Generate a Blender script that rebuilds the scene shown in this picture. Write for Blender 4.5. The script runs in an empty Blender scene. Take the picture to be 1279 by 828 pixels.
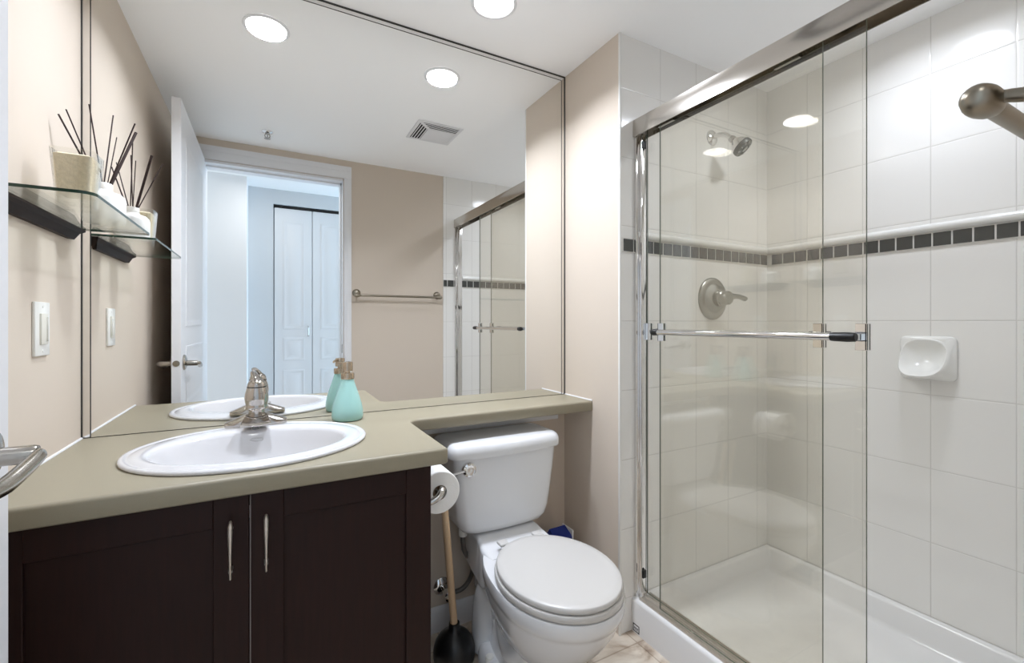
import bpy, bmesh, math
from mathutils import Vector, Matrix

# ------------------------------------------------------------------ camera, world, exposure
scn = bpy.context.scene
COL = scn.collection
CAM_Z = 1.145
CAM_Y = -1.6
cam_d = bpy.data.cameras.new('camera')
cam = bpy.data.objects.new('camera', cam_d)
COL.objects.link(cam)
cam.location = (0, CAM_Y, CAM_Z)
cam.rotation_euler = (math.pi / 2, 0, -0.4977)
cam_d.sensor_width = 36
cam_d.lens = 560.0 / 1279 * 36
cam_d.shift_y = -11.0 / 1279
cam_d.clip_start = 0.01
scn.camera = cam

world = bpy.data.worlds.new('world')
scn.world = world
world.use_nodes = True
world.node_tree.nodes['Background'].inputs[0].default_value = (0.72, 0.86, 1.0, 1)
world.node_tree.nodes['Background'].inputs[1].default_value = 0.9

scn.view_settings.view_transform = 'Standard'
scn.view_settings.look = 'None'
scn.view_settings.gamma = 1
scn.view_settings.use_curve_mapping = False
scn.view_settings.exposure = 0.75
scn.cycles.use_denoising = True
scn.cycles.max_bounces = 14
scn.cycles.diffuse_bounces = 8
scn.cycles.glossy_bounces = 8
scn.cycles.transmission_bounces = 10
scn.cycles.transparent_max_bounces = 24
scn.cycles.caustics_reflective = True
scn.cycles.sample_clamp_indirect = 4.0
scn.cycles.blur_glossy = 0.3
scn.cycles.caustics_refractive = False

LAMP_W = 6.2         # ceiling downlights over the counter
SHOWER_W = 2.3       # ceiling downlight in the shower
HALL_W = 1.9         # ceiling lamp of the hall
HALL_DAY = 16.0      # daylight from the far end of the hall

# ------------------------------------------------------------------ dimensions
XL, XW, XS = -0.4384, 1.1286, 2.0214     # left wall, niche side wall, shower long wall
YF, YD, YD2 = -0.3435, -1.515, -1.625    # shower end wall, door wall (room / hall faces)
ZC, CEIL = 0.836, 2.208                  # counter top, ceiling
HALL_Y = -2.45


# ------------------------------------------------------------------ materials
def lin(r, g, b):
    def f(c):
        c /= 255.0
        return c / 12.92 if c <= 0.04045 else ((c + 0.055) / 1.055) ** 2.4
    return (f(r), f(g), f(b), 1)


def mat(name, col, rough=0.5, metal=0.0, coat=0.0, bump=0.0, bscale=200.0, var=0.0, vscale=30.0, spec=0.5, sss=0.0):
    m = bpy.data.materials.new(name)
    m.use_nodes = True
    nt = m.node_tree
    b = nt.nodes['Principled BSDF']
    b.inputs['Base Color'].default_value = col
    b.inputs['Roughness'].default_value = rough
    b.inputs['Metallic'].default_value = metal
    b.inputs['Specular IOR Level'].default_value = spec
    if coat:
        b.inputs['Coat Weight'].default_value = coat
        b.inputs['Coat Roughness'].default_value = 0.04
    if sss:
        b.inputs['Subsurface Weight'].default_value = sss
        b.inputs['Subsurface Radius'].default_value = (0.02, 0.02, 0.02)
    if bump or var:
        tc = nt.nodes.new('ShaderNodeTexCoord')
    if bump:
        n = nt.nodes.new('ShaderNodeTexNoise')
        n.inputs['Scale'].default_value = bscale
        nt.links.new(tc.outputs['Object'], n.inputs['Vector'])
        bp = nt.nodes.new('ShaderNodeBump')
        bp.inputs['Strength'].default_value = bump
        bp.inputs['Distance'].default_value = 0.002
        nt.links.new(n.outputs[0], bp.inputs['Height'])
        nt.links.new(bp.outputs[0], b.inputs['Normal'])
    if var:
        n2 = nt.nodes.new('ShaderNodeTexNoise')
        n2.inputs['Scale'].default_value = vscale
        n2.inputs['Detail'].default_value = 5
        nt.links.new(tc.outputs['Object'], n2.inputs['Vector'])
        mx = nt.nodes.new('ShaderNodeMixRGB')
        mx.inputs[1].default_value = tuple(c * (1 - var) for c in col[:3]) + (1,)
        mx.inputs[2].default_value = tuple(min(1, c * (1 + var)) for c in col[:3]) + (1,)
        nt.links.new(n2.outputs[0], mx.inputs[0])
        nt.links.new(mx.outputs[0], b.inputs['Base Color'])
    return m


def emis(name, col, s):
    m = bpy.data.materials.new(name)
    m.use_nodes = True
    b = m.node_tree.nodes['Principled BSDF']
    b.inputs['Base Color'].default_value = col
    b.inputs['Emission Color'].default_value = col
    b.inputs['Emission Strength'].default_value = s
    return m


def sheet_glass(name, tint, ior=1.5, rough=0.0):
    """thin pane: tinted see-through plus fresnel reflection"""
    m = bpy.data.materials.new(name)
    m.use_nodes = True
    nt = m.node_tree
    nt.nodes.remove(nt.nodes['Principled BSDF'])
    out = nt.nodes['Material Output']
    tr = nt.nodes.new('ShaderNodeBsdfTransparent')
    tr.inputs[0].default_value = tint
    gl = nt.nodes.new('ShaderNodeBsdfGlossy')
    gl.inputs['Roughness'].default_value = rough
    gl.inputs[0].default_value = (1, 1, 1, 1)
    fr = nt.nodes.new('ShaderNodeFresnel')
    fr.inputs[0].default_value = ior
    mix = nt.nodes.new('ShaderNodeMixShader')
    geo = nt.nodes.new('ShaderNodeNewGeometry')
    ma = nt.nodes.new('ShaderNodeMath')
    ma.operation = 'MULTIPLY_ADD'
    ma.inputs[1].default_value = 1.0 / ior - ior
    ma.inputs[2].default_value = ior
    nt.links.new(geo.outputs['Backfacing'], ma.inputs[0])
    nt.links.new(ma.outputs[0], fr.inputs[0])
    nt.links.new(fr.outputs[0], mix.inputs[0])
    nt.links.new(tr.outputs[0], mix.inputs[1])
    nt.links.new(gl.outputs[0], mix.inputs[2])
    nt.links.new(mix.outputs[0], out.inputs[0])
    return m


def tile_mat(name, axis, off, w, col, grout, half=0.0012):
    """glazed wall tile 8 x 10 inch; world-space grid with a break at the mosaic border"""
    m = bpy.data.materials.new(name)
    m.use_nodes = True
    nt = m.node_tree
    N, L = nt.nodes, nt.links
    b = N['Principled BSDF']
    b.inputs['Roughness'].default_value = 0.14
    b.inputs['Specular IOR Level'].default_value = 0.5
    geo = N.new('ShaderNodeNewGeometry')
    sep = N.new('ShaderNodeSeparateXYZ')
    L.new(geo.outputs['Position'], sep.inputs[0])

    def mth(op, a, bb=None):
        n = N.new('ShaderNodeMath')
        n.operation = op
        for i, v in enumerate((a, bb)):
            if v is None:
                continue
            if isinstance(v, (int, float)):
                n.inputs[i].default_value = v
            else:
                L.new(v, n.inputs[i])
        return n.outputs[0]

    def line(coord, o, pitch):
        u = mth('DIVIDE', mth('SUBTRACT', coord, o), pitch)
        fr = mth('FRACT', mth('ADD', u, 100.0))
        d = mth('MULTIPLY', mth('MINIMUM', fr, mth('SUBTRACT', 1.0, fr)), pitch)
        return d

    du = line(sep.outputs[axis], off, w)
    z = sep.outputs['Z']
    hi = mth('GREATER_THAN', z, 1.43)
    zlo = line(z, 1.408, 0.2567)
    zhi = line(z, 1.503, 0.253)
    dz = mth('ADD', mth('MULTIPLY', zlo, mth('SUBTRACT', 1.0, hi)), mth('MULTIPLY', zhi, hi))
    d = mth('MINIMUM', du, dz)
    mr = N.new('ShaderNodeMapRange')
    mr.inputs['From Min'].default_value = half * 0.5
    mr.inputs['From Max'].default_value = half * 1.6
    L.new(d, mr.inputs['Value'])
    mx = N.new('ShaderNodeMixRGB')
    mx.inputs[1].default_value = grout
    mx.inputs[2].default_value = col
    L.new(mr.outputs[0], mx.inputs[0])
    L.new(mx.outputs[0], b.inputs['Base Color'])
    mr2 = N.new('ShaderNodeMapRange')
    mr2.inputs['From Min'].default_value = 0.0
    mr2.inputs['From Max'].default_value = half * 3
    L.new(d, mr2.inputs['Value'])
    bp = N.new('ShaderNodeBump')
    bp.inputs['Strength'].default_value = 0.35
    bp.inputs['Distance'].default_value = 0.002
    L.new(mr2.outputs[0], bp.inputs['Height'])
    L.new(bp.outputs[0], b.inputs['Normal'])
    return m


def stone_floor_mat():
    m = bpy.data.materials.new('marbled floor tile')
    m.use_nodes = True
    nt = m.node_tree
    N, L = nt.nodes, nt.links
    b = N['Principled BSDF']
    b.inputs['Roughness'].default_value = 0.35
    geo = N.new('ShaderNodeNewGeometry')
    n1 = N.new('ShaderNodeTexNoise')
    n1.inputs['Scale'].default_value = 7
    n1.inputs['Detail'].default_value = 8
    n1.inputs['Distortion'].default_value = 1.6
    L.new(geo.outputs['Position'], n1.inputs['Vector'])
    r = N.new('ShaderNodeValToRGB')
    e = r.color_ramp.elements
    e[0].position = 0.30
    e[0].color = lin(139, 118, 100)
    e[1].position = 0.52
    e[1].color = lin(206, 194, 178)
    x = e.new(0.42)
    x.color = lin(184, 168, 150)
    x = e.new(0.7)
    x.color = lin(222, 212, 198)
    L.new(n1.outputs[0], r.inputs[0])
    br = N.new('ShaderNodeTexBrick')
    br.offset = 0.0
    br.inputs['Scale'].default_value = 1
    br.inputs['Mortar Size'].default_value = 0.0025
    br.inputs['Brick Width'].default_value = 0.305
    br.inputs['Row Height'].default_value = 0.305
    br.inputs['Color1'].default_value = (1, 1, 1, 1)
    br.inputs['Color2'].default_value = (0.96, 0.95, 0.94, 1)
    br.inputs['Mortar'].default_value = (0.66, 0.62, 0.58, 1)
    mp = N.new('ShaderNodeMapping')
    mp.inputs['Location'].default_value = (0.06, 0.10, 0)
    L.new(geo.outputs['Position'], mp.inputs[0])
    L.new(mp.outputs[0], br.inputs['Vector'])
    mx = N.new('ShaderNodeMixRGB')
    mx.blend_type = 'MULTIPLY'
    mx.inputs[0].default_value = 1
    L.new(r.outputs[0], mx.inputs[1])
    L.new(br.outputs[0], mx.inputs[2])
    L.new(mx.outputs[0], b.inputs['Base Color'])
    return m


def wood_mat(name, c1, c2, scale=14, axis_stretch=(8, 8, 0.6), rough=0.5, spec=0.5):
    m = bpy.data.materials.new(name)
    m.use_nodes = True
    nt = m.node_tree
    N, L = nt.nodes, nt.links
    b = N['Principled BSDF']
    b.inputs['Roughness'].default_value = rough
    b.inputs['Specular IOR Level'].default_value = spec
    tc = N.new('ShaderNodeTexCoord')
    mp = N.new('ShaderNodeMapping')
    mp.inputs['Scale'].default_value = axis_stretch
    n = N.new('ShaderNodeTexNoise')
    n.inputs['Scale'].default_value = scale
    n.inputs['Detail'].default_value = 6
    L.new(tc.outputs['Object'], mp.inputs[0])
    L.new(mp.outputs[0], n.inputs['Vector'])
    mx = N.new('ShaderNodeMixRGB')
    mx.inputs[1].default_value = c1
    mx.inputs[2].default_value = c2
    L.new(n.outputs[0], mx.inputs[0])
    L.new(mx.outputs[0], b.inputs['Base Color'])
    return m


M = {}
M['paint'] = mat('beige wall paint', lin(207, 194, 179), 0.75, bump=0.08, bscale=350)
M['ceil'] = mat('ceiling paint', lin(250, 250, 250), 0.9, bump=0.05, bscale=400)
M['white_paint'] = mat('white gloss paint', lin(226, 226, 228), 0.35)
M['hall_paint'] = mat('pale hall paint', lin(208, 211, 214), 0.7, bump=0.06, bscale=350)
M['hall_white'] = mat('white hall paint', lin(232, 233, 235), 0.7)
TILE = lin(233, 231, 227)
GROUT = lin(212, 209, 204)
M['tile_x'] = tile_mat('white wall tile along x', 'X', 1.340, 0.2032, TILE, GROUT)
M['tile_y'] = tile_mat('white wall tile along y', 'Y', -0.926, 0.2032, TILE, GROUT)
M['ceramic'] = mat('white ceramic moulding', lin(231, 230, 226), 0.16)
M['mosaic'] = mat('grey mosaic tile', lin(70, 70, 67), 0.25, var=0.12, vscale=40)
M['grout'] = mat('light grout', lin(214, 211, 205), 0.8)
M['floor'] = stone_floor_mat()
M['counter'] = mat('olive grey laminate', lin(146, 138, 118), 0.42, bump=0.03, bscale=500, var=0.05, vscale=300)
M['espresso'] = wood_mat('espresso wood veneer', lin(27, 11, 8), lin(42, 20, 14), 12, (10, 10, 0.8), 0.5, 0.22)
M['edge_band'] = mat('grey door edge', lin(120, 112, 108), 0.5)
M['dark'] = mat('dark gap', (0.012, 0.011, 0.010, 1), 0.8)
M['porcelain'] = mat('white porcelain', lin(222, 222, 223), 0.10, coat=0.4)
M['vitreous'] = mat('white vitreous china', lin(206, 205, 206), 0.1, coat=0.3)
M['oval'] = mat('pale grey emboss', lin(196, 196, 196), 0.2)
M['seat'] = mat('white toilet seat plastic', lin(198, 195, 191), 0.3)
M['chrome'] = mat('polished chrome', (0.80, 0.79, 0.78, 1), 0.06, metal=1)
M['nickel'] = mat('brushed nickel', (0.55, 0.53, 0.50, 1), 0.24, metal=1)
M['brass'] = mat('antique brass', (0.30, 0.265, 0.21, 1), 0.3, metal=1)
M['faucetmetal'] = mat('faucet chrome', (0.52, 0.49, 0.46, 1), 0.10, metal=1)
M['levermetal'] = mat('lever nickel', (0.46, 0.43, 0.39, 1), 0.2, metal=1)
M['headermetal'] = mat('satin warm nickel', (0.60, 0.565, 0.52, 1), 0.16, metal=1)
M['valvemetal'] = mat('aged brushed nickel', (0.42, 0.415, 0.385, 1), 0.28, metal=1)
M['satin'] = mat('satin silver', (0.72, 0.68, 0.63, 1), 0.38, metal=1)
M['pumpmetal'] = mat('champagne metal', (0.52, 0.43, 0.33, 1), 0.22, metal=1)
M['mirror'] = mat('mirror silver', (0.93, 0.935, 0.925, 1), 0.0, metal=1)
M['bevel'] = mat('mirror bevel', (0.86, 0.85, 0.83, 1), 0.02, metal=1)
M['seam'] = mat('dark mirror edge', (0.03, 0.028, 0.025, 1), 0.4)
M['glass'] = sheet_glass('shower glass', (0.978, 0.972, 0.948, 1))
M['shelfglass'] = sheet_glass('clear shelf glass', (0.95, 0.97, 0.95, 1))
M['glassedge'] = mat('green glass edge', lin(38, 62, 50), 0.15)
M['paneedge'] = mat('pane edge', lin(98, 104, 92), 0.15)
M['clearglass'] = sheet_glass('clear vessel glass', (0.97, 0.97, 0.95, 1))
M['bronze'] = mat('dark bronze bracket', lin(36, 25, 20), 0.5, spec=0.12)
M['black'] = mat('black rubber', lin(14, 14, 15), 0.35)
M['blackgrip'] = mat('black grip', lin(20, 20, 20), 0.4)
M['cream'] = mat('cream wax pebbles', lin(222, 209, 184), 0.6, bump=1.0, bscale=160, var=0.22, vscale=140)
M['whiteglass'] = mat('white frosted glass', lin(232, 231, 228), 0.3)
M['reed'] = mat('dark reed', lin(40, 18, 13), 0.6)
M['plastic'] = mat('white plastic', lin(230, 228, 222), 0.35)
M['teal'] = mat('frosted teal glass', lin(160, 203, 197), 0.22, sss=0.2)
M['tube'] = mat('teal inner tube', lin(100, 160, 150), 0.3)
M['paper'] = mat('toilet paper', lin(238, 236, 233), 0.9, bump=0.2, bscale=300)
M['card'] = mat('cardboard core', lin(150, 130, 108), 0.9)
M['handlewood'] = wood_mat('pale plunger wood', lin(190, 158, 122), lin(212, 184, 150), 10, (6, 6, 0.7), 0.5)
M['hose'] = mat('braided hose', lin(112, 108, 104), 0.35, metal=0.6, bump=0.5, bscale=700)
M['blue'] = mat('blue packet', lin(30, 52, 138), 0.35)
M['white_card'] = mat('white card', lin(230, 230, 232), 0.5)
M['acrylic'] = mat('white acrylic tray', lin(232, 231, 230), 0.16)
M['lamp'] = emis('lit lamp lens', (1.0, 0.98, 0.95, 1), 4.0)
M['greyface'] = mat('dark grey nozzle face', lin(84, 84, 80), 0.4)
M['silverink'] = mat('silver', lin(178, 178, 174), 0.3, metal=0.6)
M['dimmer'] = mat('ivory plastic', lin(222, 218, 206), 0.35)


# ------------------------------------------------------------------ mesh helpers (world coordinates)
def box(bm, x0, x1, y0, y1, z0, z1, bev=0.0, seg=2, mi=0):
    vs = [bm.verts.new(p) for p in ((x0, y0, z0), (x1, y0, z0), (x1, y1, z0), (x0, y1, z0),
                                    (x0, y0, z1), (x1, y0, z1), (x1, y1, z1), (x0, y1, z1))]
    fs = [bm.faces.new([vs[i] for i in f]) for f in
          ((3, 2, 1, 0), (4, 5, 6, 7), (0, 1, 5, 4), (1, 2, 6, 5), (2, 3, 7, 6), (3, 0, 4, 7))]
    for f in fs:
        f.material_index = mi
    if bev > 0:
        es = list({e for f in fs for e in f.edges})
        r = bmesh.ops.bevel(bm, geom=es, offset=bev, segments=seg, affect='EDGES', profile=0.5)
        for f in r['faces']:
            f.material_index = mi
    return vs


def loft(bm, rings, cap0=True, cap1=True, closed=True, mi=0):
    R = [[bm.verts.new(p) for p in ring] for ring in rings]
    n = len(R[0])
    for a, b in zip(R[:-1], R[1:]):
        rng = range(n) if closed else range(n - 1)
        for i in rng:
            j = (i + 1) % n
            f = bm.faces.new((a[i], a[j], b[j], b[i]))
            f.material_index = mi
    if cap0:
        bm.faces.new(list(reversed(R[0]))).material_index = mi
    if cap1:
        bm.faces.new(R[-1]).material_index = mi
    return R


def lathe(bm, prof, o=(0, 0, 0), axis=(0, 0, 1), n=32, cap0=True, cap1=True, sx=1.0, sy=1.0, mi=0):
    """prof: list of (r, h) along the axis"""
    q = Vector((0, 0, 1)).rotation_difference(Vector(axis).normalized()).to_matrix()
    o = Vector(o)
    rings = []
    for r, h in prof:
        rings.append([o + q @ Vector((r * sx * math.cos(2 * math.pi * i / n), r * sy * math.sin(2 * math.pi * i / n), h))
                      for i in range(n)])
    loft(bm, rings, cap0, cap1, mi=mi)


def spline(pts, k=8):
    P = [Vector(p) for p in pts]
    out = []
    for i in range(len(P) - 1):
        p0 = P[max(i - 1, 0)]
        p1, p2 = P[i], P[i + 1]
        p3 = P[min(i + 2, len(P) - 1)]
        for j in range(k):
            t = j / k
            out.append(0.5 * ((2 * p1) + (-p0 + p2) * t + (2 * p0 - 5 * p1 + 4 * p2 - p3) * t * t + (-p0 + 3 * p1 - 3 * p2 + p3) * t ** 3))
    out.append(P[-1])
    return out


def tube(bm, pts, rad, n=14, flat=1.0, mi=0):
    P = [Vector(p) for p in pts]
    m = len(P)
    if not isinstance(rad, (list, tuple)):
        rad = [rad] * m
    if len(rad) != m:
        k = len(rad) - 1
        rr = []
        for i in range(m):
            t = i / (m - 1) * k
            a = min(int(t), k - 1)
            rr.append(rad[a] + (rad[a + 1] - rad[a]) * (t - a))
        rad = rr
    T = [(P[min(i + 1, m - 1)] - P[max(i - 1, 0)]).normalized() for i in range(m)]
    up = Vector((0, 0, 1)) if abs(T[0].z) < 0.9 else Vector((1, 0, 0))
    u = T[0].cross(up).normalized()
    rings = []
    for i in range(m):
        u = (u - T[i] * u.dot(T[i])).normalized()
        v = T[i].cross(u)
        rings.append([P[i] + u * rad[i] * math.cos(2 * math.pi * j / n) + v * rad[i] * flat * math.sin(2 * math.pi * j / n)
                      for j in range(n)])
    loft(bm, rings, mi=mi)


def extrude_poly(bm, pts2, f0, f1, mi=0):
    """pts2: list of 2D points; f0/f1 map (a, b) to 3D on the two ends"""
    loft(bm, [[f0(a, b) for a, b in pts2], [f1(a, b) for a, b in pts2]], mi=mi)


class B:
    """context: build a bmesh then link as ONE object"""
    pass


def obj(name, build, material, parent=None, smooth=True, ang=35, label=None):
    bm = bmesh.new()
    build(bm)
    bmesh.ops.recalc_face_normals(bm, faces=bm.faces)
    off = parent['_o'] if parent is not None and '_o' in parent.keys() else None
    if parent is not None:
        o_ = Vector(parent['_o'])
    else:
        o_ = Vector((0, 0, 0))
        xs = [v.co for v in bm.verts]
        o_ = Vector((sum(v.x for v in xs) / len(xs), sum(v.y for v in xs) / len(xs), min(v.z for v in xs)))
    bmesh.ops.translate(bm, verts=bm.verts, vec=-o_)
    me = bpy.data.meshes.new(name)
    bm.to_mesh(me)
    bm.free()
    for mm in (material if isinstance(material, (list, tuple)) else [material]):
        me.materials.append(mm)
    if smooth:
        me.shade_smooth()
        me.set_sharp_from_angle(angle=math.radians(ang))
    o = bpy.data.objects.new(name, me)
    COL.objects.link(o)
    if parent is not None:
        o.parent = parent
    else:
        o.location = o_
    o['_o'] = tuple(o_)
    if label:
        o['label'] = label
    return o


def thing(name, loc, label, cat, group=None):
    o = bpy.data.objects.new(name, None)
    o.empty_display_size = 0.05
    COL.objects.link(o)
    o.location = loc
    o['_o'] = tuple(loc)
    return tag(o, label, cat, group)


def tag(o, label, cat, group=None):
    o['label'] = label
    o['category'] = cat
    if group:
        o['group'] = group
    return o


def struct(name, build, material, label=None, cat='structure', parent=None, **k):
    o = obj(name, build, material, parent, **k)
    if parent is None:
        o['kind'] = 'structure'
        if label:
            o['label'] = label
            o['category'] = cat
    return o


# ================================================================== ROOM SHELL
struct('floor', lambda b: box(b, -1.8, 2.2, -2.6, 0.12, -0.1, 0.0), M['floor'], 'beige marbled floor tile', 'floor')
struct('ceiling', lambda b: box(b, -1.8, 2.2, -2.6, 0.12, CEIL, CEIL + 0.1), M['ceil'], 'flat white ceiling with recessed lights', 'ceiling')
struct('wall_left', lambda b: box(b, XL - 0.1, XL, YD, 0.12, 0, CEIL), M['paint'], 'beige wall with glass shelf and light switch', 'wall')
struct('wall_back', lambda b: box(b, XL, XW, 0.0, 0.12, 0, CEIL), M['paint'], 'beige wall behind the mirror and toilet', 'wall')


def chase(b):
    box(b, XW, XS + 0.1, YF, 0.12, 0, CEIL)
    for f in b.faces:
        if f.calc_center_median().y < YF + 0.001:
            f.material_index = 1


struct('wall_niche', chase, [M['paint'], M['tile_x']], 'beige side wall right of the toilet, tiled on its shower face', 'wall')
struct('wall_right', lambda b: box(b, XS, XS + 0.1, YD2, YF, 0, CEIL), M['tile_y'], 'white tiled long wall of the shower', 'wall')

OP0, OP1, OPZ = -0.335, 0.43, 2.082


def front_wall(b):
    box(b, XL - 0.1, OP0, YD2, YD, 0, CEIL)
    box(b, OP1, 1.115, YD2, YD, 0, CEIL)
    box(b, OP0, OP1, YD2, YD, OPZ, CEIL)


struct('wall_front', front_wall, M['paint'], 'beige wall around the doorway with the towel bar', 'wall')
struct('wall_front_shower', lambda b: box(b, 1.115, XS, YD2, YD + 0.006, 0, CEIL), M['tile_x'], 'white tiled end wall of the shower beside the doorway wall', 'wall')

# corner trim where paint meets tile
struct('trim_1', lambda b: box(b, XW - 0.0015, XW + 0.008, YF - 0.006, YF + 0.002, 0, CEIL, 0.001), M['ceramic'], 'pale vertical edge trim between beige wall and tile', 'trim')


# door casing and jamb
def casing(b):
    w = 0.05
    t = 0.012
    y1 = YD + t
    for x0, x1 in ((OP0 - w, OP0 + 0.002), (OP1 - 0.002 + 0.006, OP1 + w)):
        box(b, x0, x1, YD, y1, 0, OPZ + 0.004, 0.002)
        box(b, x0 + 0.012, x1 - 0.012, YD, y1 + 0.0015, 0, OPZ + 0.003, 0.001)
    box(b, OP0 - w, OP1 + w, YD, y1, OPZ + 0.0042, OPZ + 0.084, 0.002)
    box(b, OP0 - w + .01, OP1 + w - .01, YD, y1 + 0.003, OPZ + 0.05, OPZ + 0.074, 0.002)


cas = struct('trim_2', casing, M['white_paint'], 'white door casing around the doorway', 'trim')


def jamb(b):
    t = 0.014
    box(b, OP0, OP0 + t, YD2 - 0.004, YD + 0.004, 0, OPZ)
    box(b, OP1 - t * 0.2, OP1, YD2 - 0.004, YD + 0.004, 0, OPZ)
    box(b, OP0, OP1, YD2 - 0.004, YD + 0.004, OPZ - t, OPZ)
    # stop
    box(b, OP1 - t * 0.2 - 0.010, OP1 - t * 0.2, YD2, YD2 + 0.06, 0, OPZ - t)
    box(b, OP0 + t, OP1 - t * 0.2, YD2, YD2 + 0.06, OPZ - t - 0.010, OPZ - t)


struct('trim_3', jamb, M['white_paint'], 'white door jamb lining the doorway', 'trim')


# baseboards
def bb_back(b):
    extrude_poly(b, [(0, 0), (0.013, 0), (0.013, 0.07), (0.008, 0.085), (0.004, 0.09), (0, 0.09)],
                 lambda a, z: (0.36, -a, z), lambda a, z: (XW, -a, z))


struct('baseboard_back', bb_back, M['white_paint'], 'white baseboard behind the toilet', 'baseboard')


# tiled border: mosaic strip and rail moulding on the three shower walls
def mosaic_x(b, x0, x1, y, out):
    box(b, x0, x1, min(y, y + out * 0.004), max(y, y + out * 0.004), 1.405, 1.458, mi=1)
    p = 0.0513
    x = x1 - 0.006
    while x > x0 + 0.006:
        a = max(x - p + 0.005, x0 + 0.001)
        box(b, a, x, min(y + out * 0.003, y + out * 0.006), max(y + out * 0.003, y + out * 0.006), 1.409, 1.4545, 0.0008, 1)
        x -= p


def mosaic_y(b, y0, y1, x):
    box(b, x - 0.004, x, y0, y1, 1.405, 1.458, mi=1)
    p = 0.0513
    y = y1 - 0.022
    while y > y0 + 0.006:
        a = max(y - p + 0.005, y0 + 0.001)
        box(b, x - 0.006, x - 0.003, a, y, 1.409, 1.4545, 0.0008, 1)
        y -= p


def border(b):
    mosaic_x(b, XW + 0.008, XS - 0.001, YF, -1)
    mosaic_x(b, 1.116, XS - 0.001, YD + 0.006, 1)
    mosaic_y(b, YD + 0.01, YF - 0.004, XS)


struct('trim_4', border, [M['mosaic'], M['grout']], 'band of small grey square mosaic tiles around the shower', 'tile border', ang=20)

RAIL = [(0, 0), (0.009, 0.002), (0.014, 0.006), (0.017, 0.012), (0.016, 0.020), (0.012, 0.026), (0.006, 0.029), (0, 0.030)]


def moulding(b):
    z0 = 1.459
    extrude_poly(b, RAIL, lambda a, z: (1.215, YF - a, z0 + z), lambda a, z: (XS - 0.0, YF - a, z0 + z))
    extrude_poly(b, RAIL, lambda a, z: (XS - a, YD + 0.006, z0 + z), lambda a, z: (XS - a, YF, z0 + z))
    extrude_poly(b, RAIL, lambda a, z: (1.26, YD + 0.006 + a, z0 + z), lambda a, z: (XS, YD + 0.006 + a, z0 + z))


struct('trim_5', moulding, M['ceramic'], 'white rounded ceramic rail above the mosaic band', 'tile moulding')


# ------------------------------------------------------------------ hall beyond the doorway
def hall_wall(b):
    cx0, cx1, cz = 0.035, 0.607, 2.092
    box(b, -1.8, cx0, HALL_Y - 0.1, HALL_Y, 0, CEIL)
    box(b, cx1, 2.2, HALL_Y - 0.1, HALL_Y, 0, CEIL)
    box(b, cx0, cx1, HALL_Y - 0.1, HALL_Y, cz, CEIL)


struct('wall_hall', hall_wall, M['hall_paint'], 'pale grey hall wall around the closet', 'wall')
struct('wall_hall_left', lambda b: box(b, -1.8, -0.138, HALL_Y, -2.20, 0, CEIL), M['hall_white'], 'bright white hall wall seen through the doorway', 'wall')
struct('wall_closet', lambda b: box(b, 0.0, 0.65, HALL_Y - 0.16, HALL_Y - 0.11, 0, CEIL), M['hall_paint'], 'closet interior wall', 'wall')


def panel_door(b, x0, x1, z0, z1, y, th, rects, face_sign=1):
    """flat leaf with raised mouldings/panels on the face at y (pointing face_sign*y)"""
    box(b, x0, x1, min(y, y - face_sign * th), max(y, y - face_sign * th), z0, z1, 0.0015, 1)


def raised(b, x0, x1, z0, z1, pt):
    """moulded recess with raised field; pt(a, z, out) -> 3D"""
    def ring(i, o):
        return [pt(x0 + i, z0 + i, o), pt(x1 - i, z0 + i, o), pt(x1 - i, z1 - i, o), pt(x0 + i, z1 - i, o)]
    loft(b, [ring(-0.001, -0.002), ring(0.0, 0.003), ring(0.008, 0.004), ring(0.016, -0.0012 + 0.0018), ring(0.030, 0.0008), ring(0.045, 0.005)], cap0=False)


def bifold(name, x0, x1, label, pull):
    y = HALL_Y - 0.030
    d = thing(name, (0.5 * (x0 + x1), y, 0), label, 'door')
    d['kind'] = 'structure'
    z1 = 2.07
    obj('panel', lambda b: box(b, x0, x1, y - 0.03, y, 0.012, z1, 0.002, 1), M['white_paint'], d)
    for za, zb in ((1.093, z1 - 0.10), (0.838, 1.021), (0.20, 0.76)):
        obj('raised_field', lambda b: raised(b, x0 + 0.065, x1 - 0.055, za, zb, lambda a, z, o: (a, y + o, z)), M['white_paint'], d)
    if pull:
        def p(b):
            xx = x1 - 0.028
            tube(b, spline([(xx, y, 1.035), (xx, y + 0.022, 1.040), (xx, y + 0.026, 1.075), (xx, y + 0.022, 1.110), (xx, y, 1.115)], 6), 0.0045, 10)
        obj('pull_handle', p, M['nickel'], d)
    return d


bifold('door_2', 0.042, 0.318, 'left white bifold closet door with small metal pull', True)
bifold('door_3', 0.323, 0.60, 'white bifold closet door beside the one with the pull', False)
struct('trim_6', lambda b: box(b, 0.036, 0.606, HALL_Y - 0.07, HALL_Y - 0.02, 2.074, 2.0915), M['dark'], 'dark bifold track above the closet doors', 'track')

# hall lamp and daylight of the place beyond
ld = bpy.data.lights.new('hall_lamp', 'AREA')
ld.shape = 'DISK'
ld.size = 0.3
ld.energy = HALL_W
ld.color = (1.0, 1.0, 1.0)
lo = bpy.data.objects.new('hall_lamp_light', ld)
COL.objects.link(lo)
lo.location = (0.02, -1.80, CEIL - 0.03)
ld = bpy.data.lights.new('hall_daylight', 'AREA')
ld.shape = 'RECTANGLE'
ld.size = 0.7
ld.size_y = 1.5
ld.energy = HALL_DAY
ld.color = (0.46, 0.72, 1.0)
lo = bpy.data.objects.new('hall_daylight', ld)
COL.objects.link(lo)
lo.location = (2.15, -2.05, 0.85)
lo.rotation_euler = (math.pi / 2, 0, math.pi / 2)

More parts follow.
